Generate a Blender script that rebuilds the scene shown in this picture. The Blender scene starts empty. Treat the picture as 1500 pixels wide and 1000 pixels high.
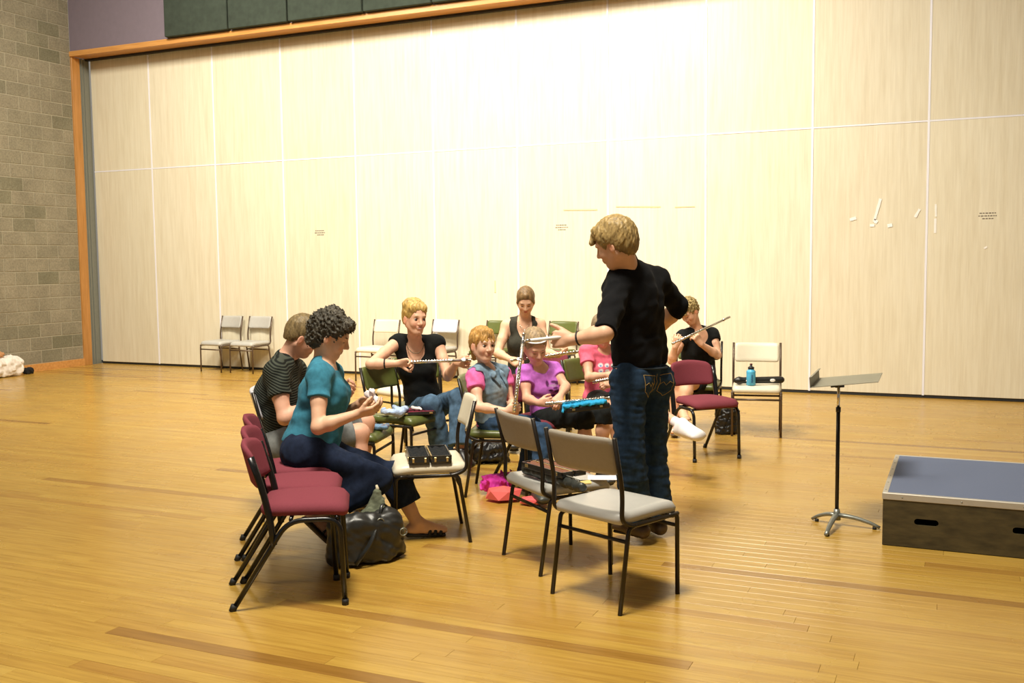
import bpy, bmesh, math, random
import numpy as np
from mathutils import Vector, Matrix
random.seed(7); np.random.seed(7)
SC = bpy.context.scene; COL = SC.collection
PI = math.pi

# ------------------------------------------------------------------ camera, light, exposure
F_PX = 1474.76
FW = Vector((-0.40704336, 0.90991862, -0.07977345)); RT = Vector((0.91312343, 0.4075444, -0.01063749)); UP = Vector((-0.02283197, 0.07717292, 0.99675626))
CAM = Vector((0, 0, 1.6))
cd = bpy.data.cameras.new('camera'); cam = bpy.data.objects.new('camera', cd); COL.objects.link(cam)
cd.sensor_width = 36; cd.lens = 36 * F_PX / 1500; cd.clip_end = 100
cam.matrix_world = Matrix(((RT.x, UP.x, -FW.x, CAM.x), (RT.y, UP.y, -FW.y, CAM.y), (RT.z, UP.z, -FW.z, CAM.z), (0, 0, 0, 1)))
SC.camera = cam
SC.view_settings.view_transform = 'Standard'; SC.view_settings.look = 'None'
SC.view_settings.gamma = 1; SC.view_settings.use_curve_mapping = False
SC.view_settings.exposure = 0.08
w = bpy.data.worlds.new('room_air'); SC.world = w; w.use_nodes = True
w.node_tree.nodes['Background'].inputs[0].default_value = (1.0, .93, .8, 1)
w.node_tree.nodes['Background'].inputs[1].default_value = 0.24

def area(name, loc, target, size, power, color=(1, .9, .72), spread=180, sy=None):
    l = bpy.data.lights.new(name, 'AREA'); l.energy = power; l.color = color
    l.size = size; l.spread = math.radians(spread)
    if sy: l.shape = 'RECTANGLE'; l.size_y = sy
    o = bpy.data.objects.new(name, l); COL.objects.link(o); o.location = loc
    d = Vector(target) - Vector(loc); o.rotation_euler = d.to_track_quat('-Z', 'Y').to_euler()
    return o
WARM = (1, .93, .78)
area('ceiling_light', (-4.4, 7.4, 7.0), (-4.6, 11.6, 1.6), 1.6, 400, WARM, 118)
area('ceiling_light', (-9.0, 7.6, 7.0), (-9.6, 11.6, 1.0), 1.4, 340, WARM, 140)
area('ceiling_light', (1.5, 7.2, 7.0), (1.0, 10.4, 0), 1.4, 30, WARM, 150)
area('ceiling_light', (-2.2, 3.2, 7.0), (-2.2, 5.0, 0), 1.5, 470, WARM, 150)
area('ceiling_light', (-6.0, 2.5, 7.0), (-5.5, 4.5, 0), 1.5, 70, WARM, 150)

def P(px, py, d):
    return CAM + d * (FW + (px - 750) / F_PX * RT + (500 - py) / F_PX * UP)
def onfloor(px, py, z=0.0):
    r = FW + (px - 750) / F_PX * RT + (500 - py) / F_PX * UP
    return CAM + r * ((z - CAM.z) / r.z)
RH = Vector((RT.x, RT.y, 0)).normalized(); FH = Vector((FW.x, FW.y, 0)).normalized(); ZU = Vector((0, 0, 1))
def V(r, u, t):           # right of view, up, towards the viewer
    return (RH * r + ZU * u - FH * t).normalized()

# ------------------------------------------------------------------ objects and tags
def link(name, me, mat=None, parent=None, loc=None):
    o = bpy.data.objects.new(name, me); COL.objects.link(o)
    if mat and not me.materials: me.materials.append(mat)
    if parent: o.parent = parent
    if loc is not None: o.location = loc
    return o
def tag(o, label=None, cat=None, group=None, kind=None):
    if label: o['label'] = label
    if cat: o['category'] = cat
    if group: o['group'] = group
    if kind: o['kind'] = kind
    return o
def empty(name, loc=(0, 0, 0), rz=0, label=None, cat=None, group=None, kind=None):
    o = bpy.data.objects.new(name, None); COL.objects.link(o); o.empty_display_size = .1
    o.location = loc; o.rotation_euler = (0, 0, rz); return tag(o, label, cat, group, kind)
def copy_tree(o, parent=None):
    c = o.copy(); COL.objects.link(c)
    if parent: c.parent = parent
    for ch in list(o.children): copy_tree(ch, c)
    return c
def mesh_from(name, bm, smooth=True):
    me = bpy.data.meshes.new(name); bmesh.ops.recalc_face_normals(bm, faces=bm.faces[:]); bm.to_mesh(me); bm.free()
    if smooth: me.polygons.foreach_set('use_smooth', [True] * len(me.polygons))
    return me
def pobj(name, bm, mat, parent=None, loc=None, smooth=True):
    return link(name, mesh_from(name, bm, smooth), mat, parent, loc)
def add_box(bm, lo, hi, bevel=0, seg=2):
    vs = [bm.verts.new((x, y, z)) for x in (lo[0], hi[0]) for y in (lo[1], hi[1]) for z in (lo[2], hi[2])]
    fs = [bm.faces.new([vs[i] for i in q]) for q in ((0, 1, 3, 2), (4, 6, 7, 5), (0, 4, 5, 1), (2, 3, 7, 6), (0, 2, 6, 4), (1, 5, 7, 3))]
    if bevel:
        es = list({e for f in fs for e in f.edges})
        bmesh.ops.bevel(bm, geom=es, offset=bevel, segments=seg, affect='EDGES', profile=.5)
def box(name, lo, hi, mat, parent=None, bevel=0, seg=2, smooth=False, loc=None):
    bm = bmesh.new(); add_box(bm, lo, hi, bevel, seg)
    return pobj(name, bm, mat, parent, loc, smooth)
def fillet(pts, r, n=5):
    pts = [Vector(p) for p in pts]; out = [pts[0]]
    for i in range(1, len(pts) - 1):
        a, b, c = pts[i - 1], pts[i], pts[i + 1]; u = a - b; v = c - b
        k = min(r, u.length * .45, v.length * .45); p0 = b + u.normalized() * k; p1 = b + v.normalized() * k
        for j in range(n + 1):
            t = j / n; out.append(p0 * (1 - t) ** 2 + b * 2 * t * (1 - t) + p1 * t * t)
    return out + [pts[-1]]
def add_tube(bm, pts, rad, seg=10, flat=1.0, cap=True):
    pts = [Vector(p) for p in pts]; n = len(pts)
    rs = rad if isinstance(rad, (list, tuple)) else [rad] * n
    t0 = (pts[1] - pts[0]).normalized(); nrm = t0.orthogonal().normalized()
    if abs(t0.z) < .9: nrm = t0.cross(ZU).normalized()
    rings = []
    for i, p in enumerate(pts):
        t = (pts[min(i + 1, n - 1)] - pts[max(i - 1, 0)]).normalized()
        nrm = (nrm - t * nrm.dot(t)).normalized(); b = t.cross(nrm)
        rings.append([bm.verts.new(p + rs[i] * (math.cos(2 * PI * k / seg) * nrm + flat * math.sin(2 * PI * k / seg) * b)) for k in range(seg)])
    for i in range(n - 1):
        for k in range(seg):
            bm.faces.new((rings[i][k], rings[i][(k + 1) % seg], rings[i + 1][(k + 1) % seg], rings[i + 1][k]))
    if cap: bm.faces.new(rings[0][::-1]); bm.faces.new(rings[-1])
def tube(name, pts, rad, mat, parent=None, seg=10, flat=1.0, loc=None):
    bm = bmesh.new(); add_tube(bm, pts, rad, seg, flat); return pobj(name, bm, mat, parent, loc)
def add_lathe(bm, prof, seg=20, M=None):
    rings = []
    for r, z in prof:
        rings.append([bm.verts.new((M or Matrix()) @ Vector((r * math.cos(2 * PI * k / seg), r * math.sin(2 * PI * k / seg), z))) for k in range(seg)])
    for a, b in zip(rings, rings[1:]):
        for k in range(seg): bm.faces.new((a[k], a[(k + 1) % seg], b[(k + 1) % seg], b[k]))
    bm.faces.new(rings[0][::-1]); bm.faces.new(rings[-1])
def xform(a, b):          # matrix whose z runs from a to b
    d = (Vector(b) - Vector(a)); return Matrix.Translation(a) @ d.to_track_quat('Z', 'Y').to_matrix().to_4x4()

# ------------------------------------------------------------------ materials
def new_mat(name, rough=.6, metal=0., spec=.5):
    m = bpy.data.materials.new(name); m.use_nodes = True; b = m.node_tree.nodes['Principled BSDF']
    b.inputs['Roughness'].default_value = rough; b.inputs['Metallic'].default_value = metal
    b.inputs['Specular IOR Level'].default_value = spec
    return m, m.node_tree, b
def N(nt, t, **kw):
    n = nt.nodes.new(t)
    for k, v in kw.items():
        if k in n.inputs: n.inputs[k].default_value = v
        else: setattr(n, k, v)
    return n
def L(nt, a, b): nt.links.new(a, b)
def mixc(nt, fac, a, b, mode='MIX'):
    m = N(nt, 'ShaderNodeMix', data_type='RGBA', blend_type=mode)
    for s, v in ((0, fac), (6, a), (7, b)):
        if isinstance(v, (int, float, tuple)): m.inputs[s].default_value = v if not isinstance(v, tuple) else (v if len(v) == 4 else v + (1,))
        else: L(nt, v, m.inputs[s])
    return m.outputs[2]
def coord(nt, scale=(1, 1, 1), which='Object'):
    t = N(nt, 'ShaderNodeTexCoord'); mp = N(nt, 'ShaderNodeMapping'); mp.inputs['Scale'].default_value = scale
    L(nt, t.outputs[which], mp.inputs['Vector']); return mp.outputs[0]
def noise(nt, vec, scale, detail=3, rough=.55):
    n = N(nt, 'ShaderNodeTexNoise'); n.inputs['Scale'].default_value = scale; n.inputs['Detail'].default_value = detail; n.inputs['Roughness'].default_value = rough
    L(nt, vec, n.inputs['Vector']); return n.outputs['Fac']
def ramp(nt, fac, stops):
    r = N(nt, 'ShaderNodeValToRGB'); e = r.color_ramp.elements
    while len(e) < len(stops): e.new(.5)
    for k, (p, c) in enumerate(stops): e[k].position = p; e[k].color = c if len(c) == 4 else c + (1,)
    L(nt, fac, r.inputs[0]); return r.outputs[0]
def bump(nt, b, h, strength, dist=.01):
    n = N(nt, 'ShaderNodeBump'); n.inputs['Strength'].default_value = strength; n.inputs['Distance'].default_value = dist
    L(nt, h, n.inputs['Height']); L(nt, n.outputs[0], b.inputs['Normal'])
def simple(name, col, rough=.5, metal=0., var=.12, scale=30, bmp=.15, spec=.5, bscale=None):
    m, nt, b = new_mat(name, rough, metal, spec); v = coord(nt)
    f = noise(nt, v, scale); c2 = tuple(x * (1 - var) for x in col); c1 = tuple(min(1, x * (1 + var)) for x in col)
    L(nt, mixc(nt, f, c2, c1), b.inputs['Base Color'])
    if bmp: bump(nt, b, noise(nt, v, bscale or scale * 4), bmp, .004)
    return m
def attr_mat(name, rough=.6, bscale=200, bmp=.2, spec=.4, var=.15, vscale=40, sheen=0., stretch=(1, 1, 1)):
    m, nt, b = new_mat(name, rough, 0, spec)
    a = N(nt, 'ShaderNodeAttribute', attribute_name='Col'); v = coord(nt, stretch)
    f = noise(nt, v, vscale); k = ramp(nt, f, [(.3, (1 - var,) * 3), (.7, (1 + var,) * 3)])
    L(nt, mixc(nt, 1.0, a.outputs['Color'], k, 'MULTIPLY'), b.inputs['Base Color'])
    if bmp: bump(nt, b, noise(nt, v, bscale), bmp, .004)
    if sheen: b.inputs['Sheen Weight'].default_value = sheen
    return m
M = {}
def wood_floor(name, attype):
    m, nt, b = new_mat(name, .27, 0, .5)
    a = N(nt, 'ShaderNodeAttribute', attribute_name='tone'); a.attribute_type = attype
    t = N(nt, 'ShaderNodeTexCoord'); geo = N(nt, 'ShaderNodeNewGeometry')
    mp = N(nt, 'ShaderNodeMapping'); mp.inputs['Scale'].default_value = (1.2, 22, 1); L(nt, geo.outputs['Position'], mp.inputs['Vector'])
    off = N(nt, 'ShaderNodeVectorMath', operation='ADD'); L(nt, mp.outputs[0], off.inputs[0])
    cmb = N(nt, 'ShaderNodeCombineXYZ'); mul = N(nt, 'ShaderNodeMath', operation='MULTIPLY'); mul.inputs[1].default_value = 57.
    L(nt, a.outputs['Fac'], mul.inputs[0]); L(nt, mul.outputs[0], cmb.inputs[2]); L(nt, cmb.outputs[0], off.inputs[1])
    g = noise(nt, off.outputs[0], 2.2, 5, .6)
    base = ramp(nt, a.outputs['Fac'], [(0., (.26, .130, .024)), (.25, (.40, .222, .042)), (.7, (.465, .285, .054)), (1., (.53, .35, .08))])
    grain = ramp(nt, g, [(.3, (.80, .74, .66)), (.62, (1.06, 1.06, 1.06))])
    L(nt, mixc(nt, 1., base, grain, 'MULTIPLY'), b.inputs['Base Color'])
    n2 = noise(nt, geo.outputs['Position'], 1.3, 4)
    L(nt, ramp(nt, n2, [(.3, (.20,) * 3), (.7, (.33,) * 3)]), b.inputs['Roughness'])
    bump(nt, b, g, .05, .002)
    return m
M['plank'] = wood_floor('floor_board_wood', 'OBJECT'); M['plank_far'] = wood_floor('floor_board_wood_far', 'GEOMETRY')
def veneer():
    m, nt, b = new_mat('pale_veneer', .42, 0, .45); oi = N(nt, 'ShaderNodeObjectInfo')
    geo = N(nt, 'ShaderNodeNewGeometry'); mp = N(nt, 'ShaderNodeMapping'); mp.inputs['Scale'].default_value = (9, 1, .55); L(nt, geo.outputs['Position'], mp.inputs['Vector'])
    g = noise(nt, mp.outputs[0], 2.5, 5, .62); mp2 = N(nt, 'ShaderNodeMapping'); mp2.inputs['Scale'].default_value = (60, 1, 2.); L(nt, geo.outputs['Position'], mp2.inputs['Vector'])
    g2 = noise(nt, mp2.outputs[0], 1.6, 3)
    c = ramp(nt, g, [(.25, (.66, .595, .445)), (.5, (.72, .665, .52)), (.75, (.76, .715, .58))])
    c = mixc(nt, 1., c, ramp(nt, g2, [(.25, (.93, .92, .90)), (.75, (1.03, 1.03, 1.03))]), 'MULTIPLY')
    c = mixc(nt, 1., c, ramp(nt, oi.outputs['Random'], [(0, (.94, .93, .91)), (1, (1.03, 1.03, 1.03))]), 'MULTIPLY')
    L(nt, c, b.inputs['Base Color']); bump(nt, b, g2, .04, .002); return m
M['veneer'] = veneer()
def block():
    m, nt, b = new_mat('grey_concrete_block', .85, 0, .25); oi = N(nt, 'ShaderNodeObjectInfo'); geo = N(nt, 'ShaderNodeNewGeometry')
    g = noise(nt, geo.outputs['Position'], 40, 5, .7); g2 = noise(nt, geo.outputs['Position'], 3, 3)
    c = ramp(nt, g, [(.3, (.20, .18, .13)), (.7, (.33, .30, .225))])
    c = mixc(nt, 1., c, ramp(nt, oi.outputs['Random'], [(0, (.74, .77, .70)), (.25, (.95, .95, .92)), (1, (1.08, 1.06, 1.04))]), 'MULTIPLY')
    c = mixc(nt, 1., c, ramp(nt, g2, [(.3, (.85,) * 3), (.7, (1.08,) * 3)]), 'MULTIPLY')
    L(nt, c, b.inputs['Base Color']); bump(nt, b, g, .5, .006); return m
M['block'] = block()
M['mortar'] = simple('pale_mortar', (.40, .365, .27), .9, 0, .1, 30, .3)
def timber(name, c1, c2, axis=(1, 12, 12), rough=.35):
    m, nt, b = new_mat(name, rough); geo = N(nt, 'ShaderNodeNewGeometry'); mp = N(nt, 'ShaderNodeMapping'); mp.inputs['Scale'].default_value = axis
    L(nt, geo.outputs['Position'], mp.inputs['Vector']); g = noise(nt, mp.outputs[0], 2.5, 4)
    L(nt, ramp(nt, g, [(.3, c1), (.7, c2)]), b.inputs['Base Color']); bump(nt, b, g, .05, .002); return m
M['timber'] = timber('orange_timber', (.50, .22, .055), (.66, .33, .10))
M['timber_v'] = timber('orange_timber_upright', (.42, .19, .045), (.56, .27, .08), (12, 12, 1))
M['purple'] = simple('mauve_grey_paint', (.185, .15, .185), .8, 0, .08, 12, .1)
M['acoustic'] = simple('dark_green_acoustic_fabric', (.045, .058, .045), .95, 0, .35, 9, .5, .2, 300)
M['white_trim'] = simple('white_metal_trim', (.80, .80, .88), .4, 0, .02, 20, 0)
M['steel_trim'] = simple('grey_green_steel', (.22, .23, .20), .45, .3, .08, 20, .05)
M['black'] = simple('black_rubber', (.012, .012, .012), .6, 0, .1, 20, .1)
M['ceil'] = simple('grey_ceiling', (.30, .27, .24), .9, 0, .05, 8, .1)
M['plainwall'] = simple('grey_block_paint', (.30, .27, .22), .9, 0, .08, 8, .2)
M['frame'] = simple('dark_brown_enamel_tube', (.020, .015, .011), .32, .3, .1, 40, .05)
M['frame_b'] = simple('black_enamel_tube', (.010, .010, .011), .25, .2, .1, 40, .03)
M['frame_lt'] = simple('bronze_enamel_tube', (.11, .075, .05), .35, .4, .1, 40, .05)
M['vinyl_grey'] = simple('grey_vinyl', (.46, .45, .42), .38, 0, .05, 25, .12, .5, 220)
M['shell_grey'] = simple('grey_beige_vinyl_back', (.33, .29, .235), .5, 0, .08, 60, .2, .4, 300)
M['vinyl_cream'] = simple('cream_vinyl', (.74, .68, .53), .38, 0, .05, 25, .1, .5, 220)
M['vinyl_green'] = simple('olive_green_vinyl', (.105, .125, .030), .33, 0, .15, 25, .12, .5, 220)
M['vinyl_black'] = simple('charcoal_vinyl', (.05, .05, .042), .4, 0, .1, 25, .1)
M['vinyl_pale_glare'] = simple('pale_grey_vinyl_and_glare', (.62, .62, .68), .4, 0, .03, 25, .1)  # true grey on the wall chair, painted glare on the seated man's chair
M['maroon'] = simple('maroon_wool_fabric', (.225, .050, .068), .95, 0, .22, 220, .6, .15, 500)
M['chrome'] = simple('silver_plate', (.80, .77, .72), .24, 1., .04, 40, 0)
M['cast'] = simple('worn_grey_cast_metal', (.26, .27, .24), .35, .6, .2, 60, .1)
M['desk_metal'] = simple('beige_grey_sheet_metal', (.26, .25, .19), .45, .1, .08, 30, .05)
M['carpet'] = simple('blue_grey_carpet', (.155, .185, .275), .95, 0, .3, 260, .6, .15, 400)
M['alu'] = simple('dull_aluminium_edge', (.50, .47, .41), .5, .4, .08, 30, .05)
M['ply'] = timber('dark_stained_plywood', (.036, .027, .009), (.080, .060, .022), (4, 4, 14), .6)
M['skin'] = attr_mat('skin', .5, 120, .08, .4, .05, 30)
M['cloth'] = attr_mat('woven_cloth', .9, 260, .3, .12, .14, 45, .02)
M['denim'] = attr_mat('denim_cloth', .9, 400, .4, .15, .28, 28)
M['hair'] = attr_mat('hair_strands', .45, 190, .7, .4, .45, 60, 0, (1, 1, .35))
M['curl'] = attr_mat('curly_hair', .55, 120, 1., .35, .5, 60)
M['leather'] = attr_mat('soft_leather', .38, 60, .15, .5, .15, 25)
M['matte'] = attr_mat('plain_surface', .6, 150, .1, .4, .08, 30)
M['paper'] = attr_mat('thin_sheet', .7, 60, .1, .3, .04, 20)
# ------------------------------------------------------------------ smooth solid modelling on a grid (bodies, clothes, bags)
def _n(v): return np.array(v, dtype=np.float32)
def unit(v):
    v = np.asarray(v, float); return v / (np.linalg.norm(v) + 1e-12)
class Solid:
    def __init__(s): s.ops = []
    def cone(s, a, b, ra, rb, k=.02, side=None, fa=1., fb=1., cuts=(), op='add'):
        # tapered capsule; side + fa/fb : the radius ALONG side is multiplied by fa..fb (wide, flat bodies)
        s.ops.append(('cone', _n(a), _n(b), ra, rb, k, None if side is None else _n(unit(side)), fa, fb, [(_n(c), _n(unit(n))) for c, n in cuts], op)); return s
    def ell(s, c, ax, r, k=.02, op='add', cuts=()):
        s.ops.append(('ell', _n(c), np.array([unit(a) for a in ax], dtype=np.float32), _n(r), k, [(_n(q), _n(unit(n))) for q, n in cuts], op)); return s
    def ball(s, c, r, k=.02, op='add'): return s.ell(c, np.eye(3), (r, r, r), k, op)
    def rbox(s, c, ax, r, rad, k=.01, op='add', cuts=()):
        s.ops.append(('box', _n(c), np.array([unit(a) for a in ax], dtype=np.float32), _n(r), k, [(_n(q), _n(unit(n))) for q, n in cuts], op, rad)); return s
    def plane(s, c, n, k=.004):    # removes everything on the side n points to
        s.ops.append(('plane', _n(c), _n(unit(n)), k)); return s
    def wave(s, amp, wl, seed=0, aniso=(1, 1, 1), region=None):
        s.ops.append(('wave', amp, wl, seed, aniso, region)); return s
    def bounds(s):
        lo = np.full(3, 1e9); hi = -lo
        for o in s.ops:
            if o[0] == 'cone' and o[-1] == 'add':
                m = max(o[3] * max(o[7], 1), o[4] * max(o[8], 1)); lo = np.minimum(lo, np.minimum(o[1], o[2]) - m); hi = np.maximum(hi, np.maximum(o[1], o[2]) + m)
            elif o[0] in ('ell', 'box') and o[6] == 'add':
                e = np.abs(o[2].T) @ o[3] + .0; lo = np.minimum(lo, o[1] - e); hi = np.maximum(hi, o[1] + e)
        return lo, hi
    def mesh(s, h=.005):
        lo, hi = s.bounds(); lo = lo - .03; hi = hi + .03
        n = np.ceil((hi - lo) / h).astype(int) + 1
        ax = [np.float32(lo[i]) + np.arange(n[i], dtype=np.float32) * np.float32(h) for i in range(3)]
        F = np.full(n, .08, np.float32)
        def block(l, u):
            i0 = np.clip(((l - lo) / h).astype(int), 0, n - 1); i1 = np.clip(np.ceil((u - lo) / h).astype(int) + 1, 1, n)
            sl = tuple(slice(a, b) for a, b in zip(i0, i1))
            return sl, ax[0][sl[0]][:, None, None], ax[1][sl[1]][None, :, None], ax[2][sl[2]][None, None, :]
        def comb(sl, d, k, op, cuts, X, Y, Z):
            for c, nn in cuts:
                d = np.maximum(d, (X - c[0]) * nn[0] + (Y - c[1]) * nn[1] + (Z - c[2]) * nn[2])
            A = F[sl]
            if op == 'sub': d = -d; A2 = -A; d2 = -d
            if op == 'add':
                if k > 0:
                    q = np.maximum(k - np.abs(A - d), 0) / k; F[sl] = np.minimum(A, d) - q * q * k * .25
                else: F[sl] = np.minimum(A, d)
            else:
                q = np.maximum(k - np.abs(A - d), 0) / max(k, 1e-6); F[sl] = np.maximum(A, d) + q * q * k * .25
        for o in s.ops:
            if o[0] == 'cone':
                _, a, b, ra, rb, k, side, fa, fb, cuts, op = o
                m = max(ra * max(fa, 1), rb * max(fb, 1)) + k + 3 * h
                sl, X, Y, Z = block(np.minimum(a, b) - m, np.maximum(a, b) + m)
                ab = b - a; L2 = float(ab @ ab) + 1e-12
                dx, dy, dz = X - a[0], Y - a[1], Z - a[2]
                t = np.clip((dx * ab[0] + dy * ab[1] + dz * ab[2]) / L2, 0, 1)
                dx = dx - t * ab[0]; dy = dy - t * ab[1]; dz = dz - t * ab[2]
                r = ra + (rb - ra) * t
                if side is None: d = np.sqrt(dx * dx + dy * dy + dz * dz) - r
                else:
                    f = fa + (fb - fa) * t; sd = dx * side[0] + dy * side[1] + dz * side[2]
                    q2 = dx * dx + dy * dy + dz * dz - sd * sd
                    q = np.sqrt(np.maximum(q2, 0) + (sd / f) ** 2)
                    g = np.sqrt(np.maximum(q2, 0) + (sd / (f * f)) ** 2) + 1e-6
                    d = (q - r) * q / g
                comb(sl, d, k, op, cuts, X, Y, Z)
            elif o[0] == 'ell':
                _, c, A, r, k, cuts, op = o
                e = np.abs(A.T) @ r + k + 3 * h; sl, X, Y, Z = block(c - e, c + e)
                X0, Y0, Z0 = X - c[0], Y - c[1], Z - c[2]; k0 = 0; k1 = 0
                for i in range(3):
                    p = (X0 * A[i, 0] + Y0 * A[i, 1] + Z0 * A[i, 2]) / r[i]; k0 = k0 + p * p; k1 = k1 + (p / r[i]) ** 2
                k0 = np.sqrt(k0); d = k0 * (k0 - 1) / (np.sqrt(k1) + 1e-6)
                d = np.where(k0 < .05, -float(min(r)), d)
                comb(sl, d, k, op, cuts, X, Y, Z)
            elif o[0] == 'box':
                _, c, A, r, k, cuts, op, rad = o
                e = np.abs(A.T) @ r + k + 3 * h; sl, X, Y, Z = block(c - e, c + e)
                X0, Y0, Z0 = X - c[0], Y - c[1], Z - c[2]; out = 0; ins = -9
                for i in range(3):
                    q = np.abs(X0 * A[i, 0] + Y0 * A[i, 1] + Z0 * A[i, 2]) - (r[i] - rad); out = out + np.maximum(q, 0) ** 2; ins = np.maximum(ins, q)
                d = np.sqrt(out) + np.minimum(ins, 0) - rad
                comb(sl, d, k, op, cuts, X, Y, Z)
            elif o[0] == 'plane':
                sl, X, Y, Z = block(lo, hi); d = (X - o[1][0]) * o[2][0] + (Y - o[1][1]) * o[2][1] + (Z - o[1][2]) * o[2][2]
                F[:] = np.maximum(F, d)
            else:
                _, amp, wl, seed, an, region = o
                rng = np.random.RandomState(seed + 11)
                if region is None: sl = (slice(None),) * 3; X, Y, Z = ax[0][:, None, None], ax[1][None, :, None], ax[2][None, None, :]
                else: sl, X, Y, Z = block(_n(region[0]), _n(region[1]))
                sub = F[sl]; idx = np.nonzero(np.abs(sub) < amp * 1.5 + 2.5 * h)
                x = X.ravel()[idx[0]]; y = Y.ravel()[idx[1]]; z = Z.ravel()[idx[2]]; tot = 0
                for _i in range(6):
                    u = rng.normal(size=3) * np.array(an); u = unit(u) * 2 * PI / (wl * rng.uniform(.7, 1.5)); v = rng.normal(size=3); v = unit(v) * 2 * PI / (wl * 2.2)
                    tot = tot + np.sin(x * u[0] + y * u[1] + z * u[2] + rng.uniform(0, 6) + 1.3 * np.sin(x * v[0] + y * v[1] + z * v[2]))
                sub[idx] += (amp * tot / 2.6).astype(np.float32)
        return surface(F, lo, h)
def surface(F, lo, h):
    S = F < 0
    S[0] = S[-1] = False; S[:, 0] = S[:, -1] = False; S[:, :, 0] = S[:, :, -1] = False
    c = lambda A, i, j, k: A[i:A.shape[0] - 1 + i, j:A.shape[1] - 1 + j, k:A.shape[2] - 1 + k]
    anyv = np.zeros(np.array(S.shape) - 1, bool); allv = np.ones_like(anyv)
    for i in (0, 1):
        for j in (0, 1):
            for k in (0, 1): q = c(S, i, j, k); anyv |= q; allv &= q
    mix = anyv & ~allv; I, J, K = np.nonzero(mix); nv = len(I)
    idx = np.full(mix.shape, -1, np.int32); idx[I, J, K] = np.arange(nv)
    pos = np.zeros((nv, 3), np.float64); cnt = np.zeros(nv)
    for d in range(3):
        e = [0, 0, 0]; e[d] = 1; o = [q for q in range(3) if q != d]
        for a in (0, 1):
            for b in (0, 1):
                p0 = [0, 0, 0]; p0[o[0]] = a; p0[o[1]] = b
                f0 = F[I + p0[0], J + p0[1], K + p0[2]]; f1 = F[I + p0[0] + e[0], J + p0[1] + e[1], K + p0[2] + e[2]]
                m = (f0 < 0) != (f1 < 0); t = np.where(m, f0 / np.where(m, f0 - f1, 1), 0)
                q = np.zeros((nv, 3)); q[:, o[0]] = a; q[:, o[1]] = b; q[:, d] = t
                pos[m] += q[m]; cnt[m] += 1
    pos /= np.maximum(cnt, 1)[:, None]; pos += np.stack([I, J, K], 1); pos = pos * h + lo
    faces = []
    for d in range(3):
        sh = [slice(None)] * 3; sh2 = [slice(None)] * 3; sh[d] = slice(0, -1); sh2[d] = slice(1, None)
        A = S[tuple(sh)]; B = S[tuple(sh2)]; E = np.nonzero(A != B); E = [e.astype(np.int64) for e in E]
        o = [(d + 1) % 3, (d + 2) % 3]
        def cell(da, db):
            q = list(E); q[o[0]] = E[o[0]] - da; q[o[1]] = E[o[1]] - db; return idx[q[0], q[1], q[2]]
        Q = np.stack([cell(1, 1), cell(0, 1), cell(0, 0), cell(1, 0)], 1); ins = A[tuple(E)]
        Q[~ins] = Q[~ins][:, ::-1]; faces.append(Q)
    return pos, np.concatenate(faces)
def solid_obj(name, sol, mat, parent, col, h=.005, paints=(), origin=(0, 0, 0), smooth_it=1):
    v, f = sol.mesh(h)
    origin = np.array(origin, float)
    if smooth_it:
        for _ in range(smooth_it):      # one gentle relaxation removes grid steps
            e = np.concatenate([f[:, [0, 1]], f[:, [1, 2]], f[:, [2, 3]], f[:, [3, 0]]])
            acc = np.zeros_like(v); n = np.zeros(len(v)); np.add.at(acc, e[:, 0], v[e[:, 1]]); np.add.at(n, e[:, 0], 1); np.add.at(acc, e[:, 1], v[e[:, 0]]); np.add.at(n, e[:, 1], 1)
            v = v * .5 + .5 * acc / np.maximum(n, 1)[:, None]
    me = bpy.data.meshes.new(name); me.vertices.add(len(v)); me.vertices.foreach_set('co', (v - origin).astype(np.float32).ravel())
    me.loops.add(f.size); me.loops.foreach_set('vertex_index', f.astype(np.int32).ravel()); me.polygons.add(len(f))
    me.polygons.foreach_set('loop_start', np.arange(0, f.size, 4, dtype=np.int32)); me.polygons.foreach_set('loop_total', np.full(len(f), 4, np.int32))
    me.polygons.foreach_set('use_smooth', np.ones(len(f), bool)); me.update(calc_edges=True)
    C = np.tile(np.array(tuple(col) + (1,), np.float32), (len(v), 1))
    for p in paints:
        c, A, r, pc = p[:4]; soft = p[4] if len(p) > 4 else .25
        q = ((v - np.array(c, float)) @ np.array([unit(a) for a in A]).T) / np.array(r); k = np.sqrt((q * q).sum(1))
        wgt = np.clip((1 - k) / soft, 0, 1)[:, None]; C[:, :3] = C[:, :3] * (1 - wgt) + np.array(pc) * wgt
    at = me.color_attributes.new('Col', 'FLOAT_COLOR', 'POINT'); at.data.foreach_set('color', C.ravel())
    return link(name, me, mat, parent)
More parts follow.
